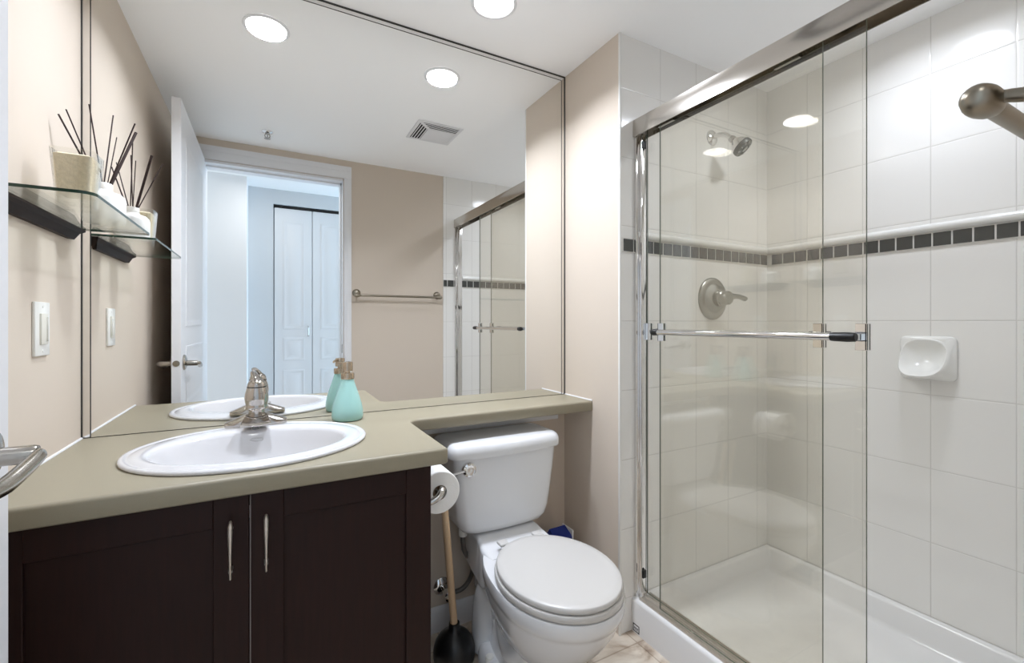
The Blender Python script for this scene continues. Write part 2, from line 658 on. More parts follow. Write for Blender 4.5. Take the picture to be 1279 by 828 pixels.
# ================================================================== BATHROOM DOOR (open against the left wall)
DX0, DX1 = -0.353, -0.3195
DY0, DY1 = -1.498, -0.712
d1 = thing('door_1', (DX1, DY0, 0), 'open white panelled bathroom door with chrome lever handles', 'door')
d1['kind'] = 'structure'
obj('leaf', lambda b: box(b, DX0, DX1, DY0, DY1, 0.010, 2.082, 0.0015, 1), M['white_paint'], d1)
for za, zb in ((1.13, 1.96), (0.78, 1.04), (0.20, 0.68)):
    obj('raised_panel', lambda b: raised(b, DY0 + 0.13, DY1 - 0.12, za, zb, lambda a, z, o: (DX1 + o, a, z)), M['white_paint'], d1)


def lever(b, s, xf):
    y, z = DY1 - 0.062, 0.975
    lathe(b, [(0.033, 0), (0.033, 0.004), (0.030, 0.008), (0.020, 0.011), (0.013, 0.013)], (xf, y, z), (s, 0, 0), 28)
    z -= 0.004
    lathe(b, [(0.0120, 0.010), (0.0120, 0.046), (0.0105, 0.050)], (xf, y, z), (s, 0, 0), 20)
    pts = spline([(xf + s * 0.038, y + 0.008, z), (xf + s * 0.050, y - 0.002, z), (xf + s * 0.054, y - 0.016, z - .002), (xf + s * 0.052, y - 0.050, z - 0.010),
                  (xf + s * 0.049, y - 0.085, z - 0.017), (xf + s * 0.047, y - 0.118, z - 0.018)], 6)
    tube(b, pts, [0.0060, 0.0078, 0.0085, 0.0095, 0.0098, 0.0078], 18, 1.0)


obj('lever_handle', lambda b: lever(b, 1, DX1), M['levermetal'], d1)
obj('lever_handle', lambda b: lever(b, -1, DX0), M['levermetal'], d1)
obj('latch_plate', lambda b: lathe(b, [(0.0125, 0), (0.0125, 0.0015), (0.007, 0.003)], (0.5 * (DX0 + DX1), DY1, 0.975), (0, 1, 0), 20), M['brass'], d1)
obj('strike_plate', lambda b: box(b, OP1 - 0.0050, OP1 - 0.0028, YD - 0.035, YD - 0.008, 0.945, 1.005, 0.0005, 1), M['nickel'], cas)

# ================================================================== MIRROR
mt = thing('wall_mirror', (0.345, -0.004, ZC), 'large frameless mirror above the counter reaching the ceiling', 'mirror')
MB_ = 0.018
mx0, mx1, mz0, mz1 = XL + 0.0018, XW - 0.0022, ZC + 0.002, CEIL - 0.003
obj('mirror_glass', lambda b: box(b, mx0 + MB_, mx1 - MB_, -0.006, -0.0005, mz0, mz1 - MB_), M['mirror'], mt, smooth=False)


def bev(b):
    yi, yo = -0.0057, -0.0030
    def q(*p):
        b.faces.new([b.verts.new(v) for v in p])
    q((mx0, yo, mz0), (mx0 + MB_, yi, mz0), (mx0 + MB_, yi, mz1 - MB_), (mx0, yo, mz1))
    q((mx1 - MB_, yi, mz0), (mx1, yo, mz0), (mx1, yo, mz1), (mx1 - MB_, yi, mz1 - MB_))
    q((mx0 + MB_, yi, mz1 - MB_), (mx1 - MB_, yi, mz1 - MB_), (mx1, yo, mz1), (mx0, yo, mz1))


def bev_solid(b):
    bev(b)
    box(b, mx0, mx1, -0.0025, -0.0004, mz0, mz1)


obj('bevelled_border', bev_solid, M['bevel'], mt, smooth=False)


def seams(b):
    s = 0.0012
    box(b, mx0 + MB_ - s, mx0 + MB_ + s, -0.0066, -0.0035, mz0, mz1 - MB_)
    box(b, mx1 - MB_ - s, mx1 - MB_ + s, -0.0066, -0.0035, mz0, mz1 - MB_)
    box(b, mx0 + MB_, mx1 - MB_, -0.0066, -0.0035, mz1 - MB_ - s, mz1 - MB_ + s)
    box(b, XL + 0.0004, mx0, -0.006, -0.0004, mz0, mz1)
    box(b, mx1, XW - 0.0004, -0.006, -0.0004, mz0, mz1)
    box(b, XL + .001, XW - .001, -0.006, -0.0004, mz1, CEIL - 0.0005)
    box(b, mx0, mx1, -0.0062, -0.0004, ZC + 0.0004, mz0)


obj('dark_seam', seams, M['seam'], mt, smooth=False)

# ================================================================== VANITY CABINET
CX0, CX1, CY = XL + 0.004, 0.356, -0.525
va = thing('vanity_cabinet', (0.5 * (CX0 + CX1), -0.26, 0), 'dark espresso vanity cabinet with two panelled doors under the counter', 'cabinet')


def carcass(b):
    t = 0.016
    yb = CY + 0.021
    box(b, CX0, CX0 + t, yb, -0.004, 0.0, 0.795, 0.001, 1)
    box(b, CX1 - t, CX1, yb, -0.004, 0.0, 0.795, 0.001, 1)
    box(b, CX0 + t, CX1 - t, yb, -0.010, 0.10, 0.10 + t)
    box(b, CX0 + t, CX1 - t, -0.010, -0.004, 0.10, 0.795)
    box(b, CX0 + t, CX1 - t, yb, yb + t, 0.76, 0.795)
    box(b, CX0 + t, CX1 - t, CY + 0.08, CY + 0.08 + t, 0.0, 0.10)


obj('carcass', carcass, M['espresso'], va)


def shaker(b, x0, x1, z0, z1, wl, wr, wt):
    y0, y1 = CY, CY + 0.019
    box(b, x0, x0 + wl, y0, y1, z0, z1, 0.0012, 1)
    box(b, x1 - wr, x1, y0, y1, z0, z1, 0.0012, 1)
    box(b, x0 + wl, x1 - wr, y0, y1, z1 - wt, z1, 0.0012, 1)
    box(b, x0 + wl, x1 - wr, y0, y1, z0, z0 + wt, 0.0012, 1)
    box(b, x0 + wl, x1 - wr, y0 + 0.008, y1 - 0.001, z0 + wt, z1 - wt)


def pull(b, x, z0, z1):
    y = CY
    L = z1 - z0
    pts = [(x, y - 0.020, z0), (x, y - 0.024, z0 + 0.2 * L), (x, y - 0.026, z0 + 0.5 * L), (x, y - 0.025, z0 + 0.75 * L), (x, y - 0.020, z0 + 0.92 * L), (x, y - 0.013, z1)]
    tube(b, spline(pts, 5), [0.0040, 0.0046, 0.0055, 0.0078, 0.0085, 0.0050], 14, 0.55)
    for z in (z0 + 0.12 * L, z0 + 0.84 * L):
        lathe(b, [(0.0045, 0), (0.0035, 0.02)], (x, y, z), (0, -1, 0), 12)


dl = obj('door', lambda b: shaker(b, CX0 + 0.002, -0.0355, 0.112, 0.793, 0.062, 0.062, 0.062), M['espresso'], va)
obj('handle', lambda b: pull(b, -0.067, 0.633, 0.745), M['satin'], dl)
dr = obj('door', lambda b: shaker(b, -0.0315, CX1 - 0.001, 0.112, 0.793, 0.060, 0.062, 0.062), M['espresso'], va)
obj('handle', lambda b: pull(b, -0.004, 0.633, 0.746), M['satin'], dr)
obj('edge_band', lambda b: box(b, -0.0338, -0.0320, CY + 0.0004, CY + 0.018, 0.113, 0.792), M['edge_band'], dr, label='pale grey edge strip')

# ================================================================== COUNTERTOP
ct = thing('countertop', (0, -0.27, ZC - 0.04), 'olive grey laminate countertop with a narrow shelf over the toilet', 'countertop')


def arc(cx, cy, r, a0, a1, k=10):
    return [(cx + r * math.cos(math.radians(a0 + (a1 - a0) * i / k)), cy + r * math.sin(math.radians(a0 + (a1 - a0) * i / k))) for i in range(k + 1)]


def counter(b):
    x0, x1, xe = XL + 0.002, 0.391, XW - 0.002
    yf, yk = -0.550, -0.192
    out = [(x0, -0.0015), (x0, yf)]
    out += [(x1 - 0.004, yf), (x1, yf + 0.004)]
    # concave inner corner
    r = 0.035
    out += [(x1 + r + r * math.cos(math.radians(a)), yk - r + r * math.sin(math.radians(a))) for a in range(180, 89, -9)]
    out += [(xe, yk), (xe, -0.0015)]
    # sink cut-out: bridge the outline to the hole so that the mesh stays one piece
    top, th, rd = ZC, 0.040, 0.008
    def inset(p, d):
        x, y = p
        return (x, y)
    n = len(out)
    cx = sum(p[0] for p in out) / n
    rings = []
    def offs(d):
        res = []
        for i in range(n):
            p0, p1, p2 = Vector(out[i - 1]), Vector(out[i]), Vector(out[(i + 1) % n])
            e1, e2 = (p1 - p0).normalized(), (p2 - p1).normalized()
            n1, n2 = Vector((-e1.y, e1.x)), Vector((-e2.y, e2.x))
            nn = (n1 + n2)
            nn = nn / max(nn.length_squared / 2, 0.2)
            q = p1 + nn * d
            if abs(p1.y + 0.0015) < 1e-6:
                q.y = p1.y
            if abs(p1.x - x0) < 1e-6:
                q.x = p1.x
            if abs(p1.x - xe) < 1e-6:
                q.x = p1.x
            res.append(q)
        return res
    lv = [(0.004, top - th), (0.0, top - th + 0.004)]
    for k in range(0, 7):
        a = math.radians(90 * k / 6)
        lv.append((rd * (1 - math.cos(a)), top - rd + rd * math.sin(a)))
    for d, z in lv:
        rings.append([(q.x, q.y, z) for q in offs(d)])
    R = loft(b, rings, cap0=False, cap1=False)
    # caps with the hole for the basin
    K = 48
    for ring, z in ((R[-1], top), (R[0], top - th)):
        hole = [b.verts.new((-0.028 + 0.245 * math.cos(2 * math.pi * i / K), -0.293 + 0.205 * math.sin(2 * math.pi * i / K), z)) for i in range(K)]
        eds = []
        for L_ in (ring, hole):
            for i in range(len(L_)):
                a, c = L_[i], L_[(i + 1) % len(L_)]
                e = b.edges.get((a, c)) or b.edges.new((a, c))
                eds.append(e)
        bmesh.ops.triangle_fill(b, use_beauty=True, use_dissolve=False, edges=eds)


obj('worktop', counter, M['counter'], ct, ang=50)
obj('caulk_bead', lambda b: tube(b, [(XL + 0.002, -0.55, ZC + 0.001), (XL + 0.002, -0.008, ZC + 0.001)], 0.0035, 8), M['white_paint'], ct, label='white bead of caulk along the left wall')
obj('caulk_bead', lambda b: tube(b, [(XW - 0.002, -0.19, ZC + 0.001), (XW - 0.002, -0.008, ZC + 0.001)], 0.003, 8), M['white_paint'], ct, label='white bead of caulk along the right wall')
obj('support_batten', lambda b: box(b, 0.40, 1.082, -0.020, -0.0005, 0.738, 0.7955, 0.001, 1), M['white_paint'], ct, label='white batten under the narrow shelf')

# ================================================================== SINK
SX, SY = -0.028, -0.295
sk = thing('sink', (SX, SY, ZC), 'white oval drop-in sink set in the counter', 'sink')


def ell(cx, cy, a, b_, z, n=72):
    return [(cx + a * math.cos(2 * math.pi * i / n), cy + b_ * math.sin(2 * math.pi * i / n), z) for i in range(n)]


def basin(b):
    z = ZC
    dy = -0.028
    R = [ell(SX, SY, 0.264, 0.225, z + 0.0005), ell(SX, SY, 0.266, 0.227, z + 0.003), ell(SX, SY, 0.2655, 0.2265, z + 0.0065), ell(SX, SY, 0.263, 0.224, z + 0.0090), ell(SX, SY, 0.259, 0.220, z + 0.0098),
         ell(SX, SY, 0.255, 0.216, z + 0.0088), ell(SX, SY, 0.252, 0.213, z + 0.0078), ell(SX, SY, 0.248, 0.209, z + 0.0088), ell(SX, SY + dy * .15, 0.240, 0.198, z + 0.0120),
         ell(SX, SY + dy * .5, 0.228, 0.180, z + 0.0128), ell(SX, SY + dy, 0.214, 0.160, z + 0.0122), ell(SX, SY + dy, 0.209, 0.155, z + 0.0095), ell(SX, SY + dy, 0.2045, 0.1505, z + 0.002),
         ell(SX, SY + dy, 0.196, 0.142, z - 0.022), ell(SX, SY + dy, 0.180, 0.128, z - 0.060), ell(SX, SY + dy, 0.150, 0.106, z - 0.100),
         ell(SX, SY + dy, 0.105, 0.075, z - 0.124), ell(SX, SY + dy, 0.055, 0.045, z - 0.134), ell(SX, SY + dy, 0.021, 0.021, z - 0.137)]
    # outer underside
    R2 = [ell(SX, SY, 0.242, 0.202, z + 0.0005), ell(SX, SY + dy, 0.208, 0.156, z - 0.02), ell(SX, SY + dy, 0.170, 0.125, z - 0.09), ell(SX, SY + dy, 0.07, 0.06, z - 0.148), ell(SX, SY + dy, 0.021, 0.021, z - 0.15)]
    loft(b, list(reversed(R2)) + R, cap0=True, cap1=True)


obj('basin', basin, M['vitreous'], sk, ang=60)
obj('drain', lambda b: lathe(b, [(0.024, 0), (0.024, 0.003), (0.016, 0.004), (0.014, 0.002)], (SX, SY - 0.028, ZC - 0.1368), n=24), M['chrome'], sk)
# embossed oval mark inside the back of the bowl
def overflow(b):
    c = Vector((SX + 0.000, SY + 0.116, ZC - 0.013))
    pts = []
    for i in range(25):
        t = 2 * math.pi * i / 24
        pts.append((c.x + 0.016 * math.cos(t), c.y + 0.0012 * math.sin(t) , c.z + 0.004 * math.sin(t)))
    tube(b, pts, 0.0012, 8)


obj('overflow_ring', overflow, M['oval'], sk, label='faint grey embossed oval')

# ================================================================== FAUCET
FX, FY, FZ = -0.030, -0.098, ZC + 0.0140
fc = thing('faucet', (FX, FY, FZ), 'polished chrome single-lever faucet on the sink', 'faucet')


def f_base(b):
    rings = []
    n = 40
    for k in range(0, 33):
        t = -1 + 2 * k / 32
        x = FX + 0.078 * t
        a = abs(t)
        h = 0.012 + 0.032 * max(0, 1 - a / 0.97)
        w = 0.027 * (1 - 0.32 * a ** 3) * (1.0 if a < 0.97 else 0.85)
        ring = [(x, FY - w, FZ), (x, FY - w, FZ + 0.006)]
        for j in range(0, 9):
            u = math.pi * j / 8
            ring.append((x, FY - w * 0.97 * math.cos(u), FZ + 0.006 + (h - 0.006) * math.sin(u)))
        ring += [(x, FY + w, FZ + 0.006), (x, FY + w, FZ)]
        rings.append(ring)
    loft(b, rings)


obj('base_plate', f_base, M['faucetmetal'], fc, ang=40)
obj('body', lambda b: lathe(b, [(0.021, 0.008), (0.021, 0.043), (0.027, 0.0445), (0.0290, 0.047), (0.0293, 0.053), (0.0283, 0.056), (0.0285, 0.060), (0.0305, 0.068), (0.0310, 0.078), (0.0295, 0.090), (0.0262, 0.102), (0.0245, 0.108)], (FX, FY, FZ), n=36), M['faucetmetal'], fc, ang=60)


def f_spout(b):
    rings = []
    for y, zt, zb, w in ((0.012, 0.030, 0.004, 0.0235), (-0.010, 0.0335, 0.003, 0.0255), (-0.030, 0.0345, 0.004, 0.0275), (-0.048, 0.0330, 0.006, 0.0298), (-0.066, 0.0295, 0.008, 0.0325), (-0.082, 0.0255, 0.010, 0.0352), (-0.094, 0.0220, 0.0115, 0.0372), (-0.0985, 0.0195, 0.0125, 0.0368)):
        ring = []
        for k in range(13):
            t = -1 + k / 6
            ring.append((FX + w * 0.93 * t, FY + y, FZ + zt - 0.0045 * (1 - t * t)))
        ring += [(FX + w, FY + y, FZ + zt - 0.003), (FX + w, FY + y, FZ + zb + 0.002), (FX + w * 0.94, FY + y, FZ + zb), (FX - w * 0.94, FY + y, FZ + zb), (FX - w, FY + y, FZ + zb + 0.002), (FX - w, FY + y, FZ + zt - 0.003)]
        rings.append(ring)
    loft(b, rings)


obj('spout', f_spout, M['faucetmetal'], fc, ang=50)
obj('aerator', lambda b: lathe(b, [(0.010, 0), (0.010, -0.010)], (FX, FY - 0.084, FZ + 0.014), n=18), M['greyface'], fc)
obj('ring_seam', lambda b: lathe(b, [(0.0246, 0.1075), (0.0252, 0.1090), (0.0246, 0.1105)], (FX, FY, FZ), n=32), M['dark'], fc)


def f_lever(b):
    lathe(b, [(0.0243, 0.1105), (0.0236, 0.117), (0.0205, 0.124), (0.014, 0.130), (0.005, 0.132)], (FX, FY, FZ), n=32)
    tube(b, spline([(FX + 0.002, FY - 0.010, FZ + 0.116), (FX - .002, FY + 0.004, FZ + 0.130), (FX - .006, FY + 0.020, FZ + 0.140), (FX - .009, FY + 0.038, FZ + 0.147)], 6), [0.017, 0.014, 0.0105, 0.0085], 16, 0.65)


obj('lever', f_lever, M['faucetmetal'], fc, ang=60)

# ================================================================== SOAP DISPENSER
BX, BY = 0.222, -0.092
sd = thing('soap_dispenser', (BX, BY, ZC), 'teal frosted soap dispenser with metal pump on the counter', 'soap dispenser')
obj('bottle', lambda b: lathe(b, [(0.040, 0.0), (0.0455, 0.003), (0.0475, 0.012), (0.0470, 0.028), (0.0435, 0.048), (0.0365, 0.072), (0.0285, 0.096), (0.0225, 0.114), (0.0190, 0.127), (0.0185, 0.131)], (BX, BY, ZC + 0.0005), n=40), M['teal'], sd, ang=60)
obj('collar', lambda b: lathe(b, [(0.0200, 0.130), (0.0205, 0.132), (0.0205, 0.147), (0.0195, 0.149), (0.010, 0.1495)], (BX, BY, ZC), n=32), M['pumpmetal'], sd)


def pump(b):
    lathe(b, [(0.008, 0.149), (0.008, 0.155), (0.0155, 0.1555), (0.016, 0.158), (0.016, 0.180), (0.0145, 0.184), (0.006, 0.1855)], (BX, BY, ZC), n=28)
    tube(b, spline([(BX - 0.006, BY + 0.009, ZC + 0.176), (BX - 0.014, BY + 0.022, ZC + 0.178), (BX - 0.024, BY + 0.038, ZC + 0.177), (BX - 0.026, BY + 0.042, ZC + 0.172)], 5), 0.0034, 10)


obj('pump_head', pump, M['pumpmetal'], sd)

# ================================================================== LIGHT SWITCH
sw = thing('light_switch', (XL, -0.2515, 1.13), 'white dimmer light switch on the beige left wall', 'light switch')
obj('wall_plate', lambda b: box(b, XL, XL + 0.006, -0.288, -0.215, 1.073, 1.190, 0.002), M['plastic'], sw)
obj('switch_paddle', lambda b: box(b, XL + 0.004, XL + 0.0095, -0.268, -0.235, 1.098, 1.165, 0.001), M['dimmer'], sw)
obj('slider', lambda b: box(b, XL + 0.008, XL + 0.0125, -0.243, -0.237, 1.104, 1.158, 0.0008), M['plastic'], sw)
for z in (1.083, 1.180):
    obj('screw', lambda b: lathe(b, [(0.003, 0), (0.0025, 0.001)], (XL + 0.006, -0.2515, z), (1, 0, 0), 12), M['plastic'], sw)

# ================================================================== GLASS SHELF
ZS = 1.390
gs = thing('glass_shelf', (XL, -0.27, 1.36), 'clear glass shelf on a dark bronze bracket on the left wall', 'shelf')
SHY0, SHY1, SHX = -0.492, -0.043, -0.286


def shelf_outline(d=0.0):
    r = 0.022
    x0 = XL + 0.001
    p = [(x0, SHY0 + d)]
    p += [(SHX - r + (r - d) * math.cos(math.radians(a)), SHY0 + r + (r - d) * math.sin(math.radians(a))) for a in range(-90, 1, 15)]
    r2 = 0.006
    p += [(SHX - r2 + (r2 - d) * math.cos(math.radians(a)), SHY1 - r2 + (r2 - d) * math.sin(math.radians(a))) for a in range(0, 91, 30)]
    p += [(x0, SHY1 - d)]
    return p


def glass_plate(b):
    lo_, hi_ = ZS - 0.006, ZS
    R = loft(b, [[(x, y, lo_) for x, y in shelf_outline()], [(x, y, hi_) for x, y in shelf_outline()]])
    for f in b.faces:
        if abs(f.normal.z) < 0.5:
            f.material_index = 1
    b.normal_update()
    for f in b.faces:
        f.material_index = 1 if abs(f.normal.z) < 0.5 else 0


obj('glass_plate', glass_plate, [M['shelfglass'], M['glassedge']], gs, smooth=False)


def shelf_rail(b):
    # tapered bronze rail: trapezoid against the wall with sloped ends
    y0, y1 = SHY0 + 0.03, SHY1 - 0.010
    pr_ = lambda y, x1, zt, zb, sl: [(XL + 0.0005, y, zt), (x1, y, zt), (x1, y, zt - 0.005), (x1 - 0.006, y + sl * .4, zt - 0.012), (x1 - 0.012, y + sl * 0.8, zb), (XL + 0.0005, y + sl, zb)]
    zt, zb = ZS - 0.0065, ZS - 0.037
    loft(b, [pr_(y0, XL + 0.023, zt, zb, 0.045), pr_(y1, XL + 0.023, zt, zb, -0.045)])


obj('bracket_rail', shelf_rail, M['bronze'], gs, ang=20)

# cream candle vessel
cv = thing('candle_vessel', (-0.366, -0.288, ZS), 'flared square glass vessel of cream wax on the glass shelf', 'candle')


def sq(cx, cy, h, z, r=0.006):
    pts = []
    for qx, qy, a0 in ((1, 1, 0), (-1, 1, 90), (-1, -1, 180), (1, -1, 270)):
        for k in range(4):
            a = math.radians(a0 + 30 * k)
            pts.append((cx + qx * (h - r) + r * math.cos(a), cy + qy * (h - r) + r * math.sin(a), z))
    return pts


VX, VY = -0.3655, -0.2880
obj('glass_cup', lambda b: loft(b, [sq(VX, VY, 0.028, ZS + 0.0005), sq(VX, VY, 0.0365, ZS + 0.124), sq(VX, VY, 0.0335, ZS + 0.124), sq(VX, VY, 0.027, ZS + 0.012)]), M['clearglass'], cv)
obj('wax_filling', lambda b: loft(b, [sq(VX, VY, 0.0262, ZS + 0.030), sq(VX, VY, 0.0300, ZS + 0.080), sq(VX, VY, 0.0318, ZS + 0.112), sq(VX, VY, 0.025, ZS + 0.116), sq(VX, VY, 0.012, ZS + 0.114)]), M['cream'], cv)

# white reed diffuser bottle with dark reeds
RX, RY = -0.359, -0.137
rd_ = thing('diffuser_bottle', (RX, RY, ZS), 'squat white reed diffuser bottle behind the candle vessel', 'diffuser')
obj('bottle', lambda b: lathe(b, [(0.034, 0.0005), (0.040, 0.003), (0.0425, 0.010), (0.0425, 0.060), (0.0405, 0.068), (0.034, 0.075), (0.020, 0.080), (0.0165, 0.084)], (RX, RY, ZS), n=40, cap1=False), M['whiteglass'], rd_, ang=60)
obj('neck', lambda b: lathe(b, [(0.0160, 0.082), (0.0170, 0.085), (0.0170, 0.098), (0.0150, 0.101), (0.0095, 0.101), (0.0095, 0.084)], (RX, RY, ZS), n=32), M['plastic'], rd_)
REEDS = [((-0.422, -0.205, 1.622), 0.0019, 'dark thin reed leaning farthest left toward the doorway'),
         ((-0.410, -0.201, 1.637), 0.0015, 'dark thin reed leaning left, second from the left wall'),
         ((-0.373, -0.190, 1.662), 0.0015, 'nearly upright dark reed beside the mirror edge'),
         ((-0.350, -0.100, 1.677), 0.0015, 'tallest dark reed, upright in the middle of the fan'),
         ((-0.343, -0.100, 1.622), 0.0012, 'short thin dark reed beside the tallest one'),
         ((-0.292, -0.170, 1.641), 0.0016, 'thin dark reed leaning farthest right over the shelf front'),
         ((-0.305, -0.097, 1.643), 0.0034, 'thick dark reed leaning right toward the mirror')]
SLOT = [173, 225, 276, 122, 71, 327, 20]
for i, (tip, r, lab) in enumerate(REEDS):
    tp = Vector(tip)
    an = math.radians(SLOT[i])
    a = Vector((RX + 0.0065 * math.cos(an), RY + 0.0065 * math.sin(an), ZS + 0.080))
    o = obj('reed', lambda b: tube(b, [a, tp], r, 8), M['reed'])
    tag(o, lab, 'reed', 'reeds in the diffuser bottle')

# ================================================================== TOILET
TX = 0.742
tl = thing('toilet', (TX, -0.40, 0), 'white two-piece toilet with closed lid under the counter shelf', 'toilet')


def egg(cx, yb, yf, rx, z, n=56, sqb=2.8, split=0.40):
    """oval facing -y: squarer at the back, round at the front"""
    ym = yb + (yf - yb) * split
    pts = []
    for i in range(n):
        t = 2 * math.pi * i / n
        c, s = math.cos(t), math.sin(t)
        if s < 0:   # front
            x = rx * c
            y = ym + (ym - yf) * s
        else:
            e = 2.0 / sqb
            x = rx * math.copysign(abs(c) ** e, c)
            y = ym + (yb - ym) * abs(s) ** e
        pts.append((cx + x, y, z))
    return pts


def bowl(b):
    c = 0.7445
    def E(yb, yf, rx, z):
        return egg(c, yb, yf, rx, z, sqb=2.3, split=(-0.506 - yb) / (yf - yb) if yf < -0.6 else 0.5)
    R = [E(-0.14, -0.565, 0.112, 0.0), E(-0.14, -0.565, 0.112, 0.022), E(-0.15, -0.558, 0.105, 0.040), E(-0.16, -0.550, 0.095, 0.09),
         E(-0.17, -0.555, 0.096, 0.135), E(-0.17, -0.580, 0.108, 0.175), E(-0.17, -0.622, 0.128, 0.215), E(-0.17, -0.660, 0.149, 0.258), E(-0.17, -0.688, 0.164, 0.300),
         E(-0.18, -0.703, 0.171, 0.332), E(-0.18, -0.707, 0.1725, 0.342), E(-0.18, -0.7115, 0.1755, 0.3455), E(-0.19, -0.718, 0.1785, 0.362), E(-0.19, -0.720, 0.1795, 0.382),
         E(-0.195, -0.717, 0.177, 0.390), E(-0.21, -0.700, 0.160, 0.391)]
    loft(b, R)
    # deck that carries the tank: sections along y, sloping down to the rim
    def sec(y, hx, zt, zb, r=0.014):
        pts = []
        for (qx, zz, a0) in ((1, zt, 0), (-1, zt, 90), (-1, zb, 180), (1, zb, 270)):
            for k in range(5):
                a = math.radians(a0 + 22.5 * k)
                sz = -1 if zz == zt else 1
                pts.append((c + qx * (hx - r) + r * math.cos(a), y, zz + sz * r + r * math.sin(a)))
        return pts
    loft(b, [sec(-0.034, 0.108, 0.412, 0.30), sec(-0.040, 0.114, 0.416, 0.29), sec(-0.150, 0.120, 0.417, 0.27), sec(-0.205, 0.122, 0.415, 0.26), sec(-0.230, 0.126, 0.407, 0.26), sec(-0.265, 0.132, 0.399, 0.27), (sec(-0.320, 0.130, 0.392, 0.30))])
    loft(b, [sec(-0.09, 0.080, 0.32, 0.16, 0.03), sec(-0.30, 0.085, 0.33, 0.16, 0.03)])


obj('bowl', bowl, M['porcelain'], tl, ang=55)


def trapway(b):
    for s in (-1, 1):
        tube(b, spline([(TX + s * 0.060, -0.50, 0.245), (TX + s * 0.075, -0.42, 0.150), (TX + s * 0.068, -0.36, 0.165), (TX + s * 0.055, -0.30, 0.25), (TX + s * 0.055, -0.24, 0.27), (TX + s * 0.06, -0.19, 0.20), (TX + s * 0.062, -0.17, 0.10), (TX + s * 0.062, -0.17, 0.01)], 6), [0.03, 0.046, 0.048, 0.05, 0.055, 0.056, 0.056, 0.058], 20)
        # foot flange
        rings = []
        for z, k in ((0, 1.0), (0.028, 1.0), (0.048, 0.90), (0.060, 0.66), (0.064, 0.35)):
            rings.append([(TX + s * 0.085 + 0.050 * k * math.cos(2 * math.pi * i / 28), -0.30 + 0.12 * k * math.sin(2 * math.pi * i / 28), z) for i in range(28)])
        loft(b, rings)


obj('trapway', trapway, M['porcelain'], tl, ang=60)
for s in (-1, 1):
    obj('bolt_cap', lambda b: lathe(b, [(0.0155, 0), (0.0155, 0.012), (0.013, 0.020), (0.006, 0.023)], (TX + s * 0.112, -0.29, 0.046), n=20), M['plastic'], tl)


def rrect(cx, hx, y0, y1, z, r, n=7, bulge=0.0):
    pts = []
    for (qx, sy, yy, a0) in ((1, -1, y1, 0), (-1, -1, y1, 90), (-1, 1, y0, 180), (1, 1, y0, 270)):
        for k in range(n):
            a = math.radians(a0 + 90 * k / (n - 1))
            x = cx + qx * (hx - r) + r * math.cos(a)
            y = yy + sy * r + r * math.sin(a)
            if yy == y0 and bulge:
                y -= bulge * (1 - ((x - cx) / hx) ** 2)
            pts.append((x, y, z))
    return pts


def tank(b):
    # front edge gets extra columns for the bowed face
    def ring(hx, y0, y1, z, r, bulge):
        base = rrect(TX, hx, y0, y1, z, r, 7, bulge)
        # insert points along the front edge (between the two front corner fans)
        out = base[:21]
        a, c = base[20], base[21]
        for k in range(1, 12):
            t = k / 12
            x = a[0] + (c[0] - a[0]) * t
            out.append((x, y0 - bulge * (1 - ((x - TX) / hx) ** 2), z))
        return out + base[21:]
    R = [ring(0.105, -0.165, -0.055, 0.418, 0.03, 0.010), ring(0.135, -0.185, -0.045, 0.420, 0.035, 0.012), ring(0.158, -0.195, -0.040, 0.428, 0.035, 0.014), ring(0.172, -0.200, -0.036, 0.445, 0.034, 0.016),
         ring(0.180, -0.203, -0.034, 0.475, 0.032, 0.018), ring(0.188, -0.207, -0.030, 0.54, 0.030, 0.02), ring(0.196, -0.211, -0.028, 0.62, 0.028, 0.02), ring(0.202, -0.214, -0.026, 0.692, 0.027, 0.02)]
    loft(b, R)


obj('tank', tank, M['porcelain'], tl, ang=55)


def tank_lid(b):
    def ring(d, z):
        hx, y0, y1, r, bulge = 0.220 - d, -0.226 + d, -0.018 - d, 0.034, 0.022
        base = rrect(TX - 0.003, hx, y0, y1, z, r, 7, bulge)
        out = base[:21]
        a, c = base[20], base[21]
        for k in range(1, 14):
            t = k / 14
            x = a[0] + (c[0] - a[0]) * t
            out.append((x, y0 - bulge * (1 - ((x - TX + 0.003) / hx) ** 2), z))
        return out + base[21:]
    R = [ring(0.010, 0.692), ring(0.002, 0.693), ring(0, 0.697), ring(0.0, 0.715), ring(0.002, 0.725), ring(0.007, 0.734), ring(0.014, 0.7395), ring(0.024, 0.742), ring(0.06, 0.7445)]
    loft(b, R)


obj('tank_lid', tank_lid, M['porcelain'], tl, ang=55)


def seat(b):
    c = 0.7445
    R = [egg(c, y0, y1, r, z, sqb=2.0, split=0.5) for y0, y1, r, z in ((-0.297, -0.715, 0.173, 0.3925), (-0.294, -0.718, 0.176, 0.396), (-0.294, -0.718, 0.176, 0.408), (-0.296, -0.716, 0.174, 0.4115))]
    loft(b, R)


def lid(b):
    c = 0.7445
    R = [egg(c, y0, y1, r, z, sqb=2.0, split=0.5) for y0, y1, r, z in ((-0.303, -0.710, 0.167, 0.4130), (-0.300, -0.7125, 0.1695, 0.4155), (-0.299, -0.7135, 0.1705, 0.421), (-0.300, -0.7125, 0.1697, 0.4275), (-0.303, -0.7095, 0.167, 0.4300), (-0.320, -0.69, 0.15, 0.4312), (-0.40, -0.61, 0.08, 0.432))]
    loft(b, R)


obj('seat_ring', seat, M['seat'], tl, ang=60)
obj('seat_lid', lid, M['seat'], tl, ang=60)
for s in (-1, 1):
    obj('hinge', lambda b: box(b, TX + s * 0.066 - 0.017, TX + s * 0.066 + 0.017, -0.312, -0.278, 0.4175, 0.4275, 0.004, 3), M['seat'], tl)


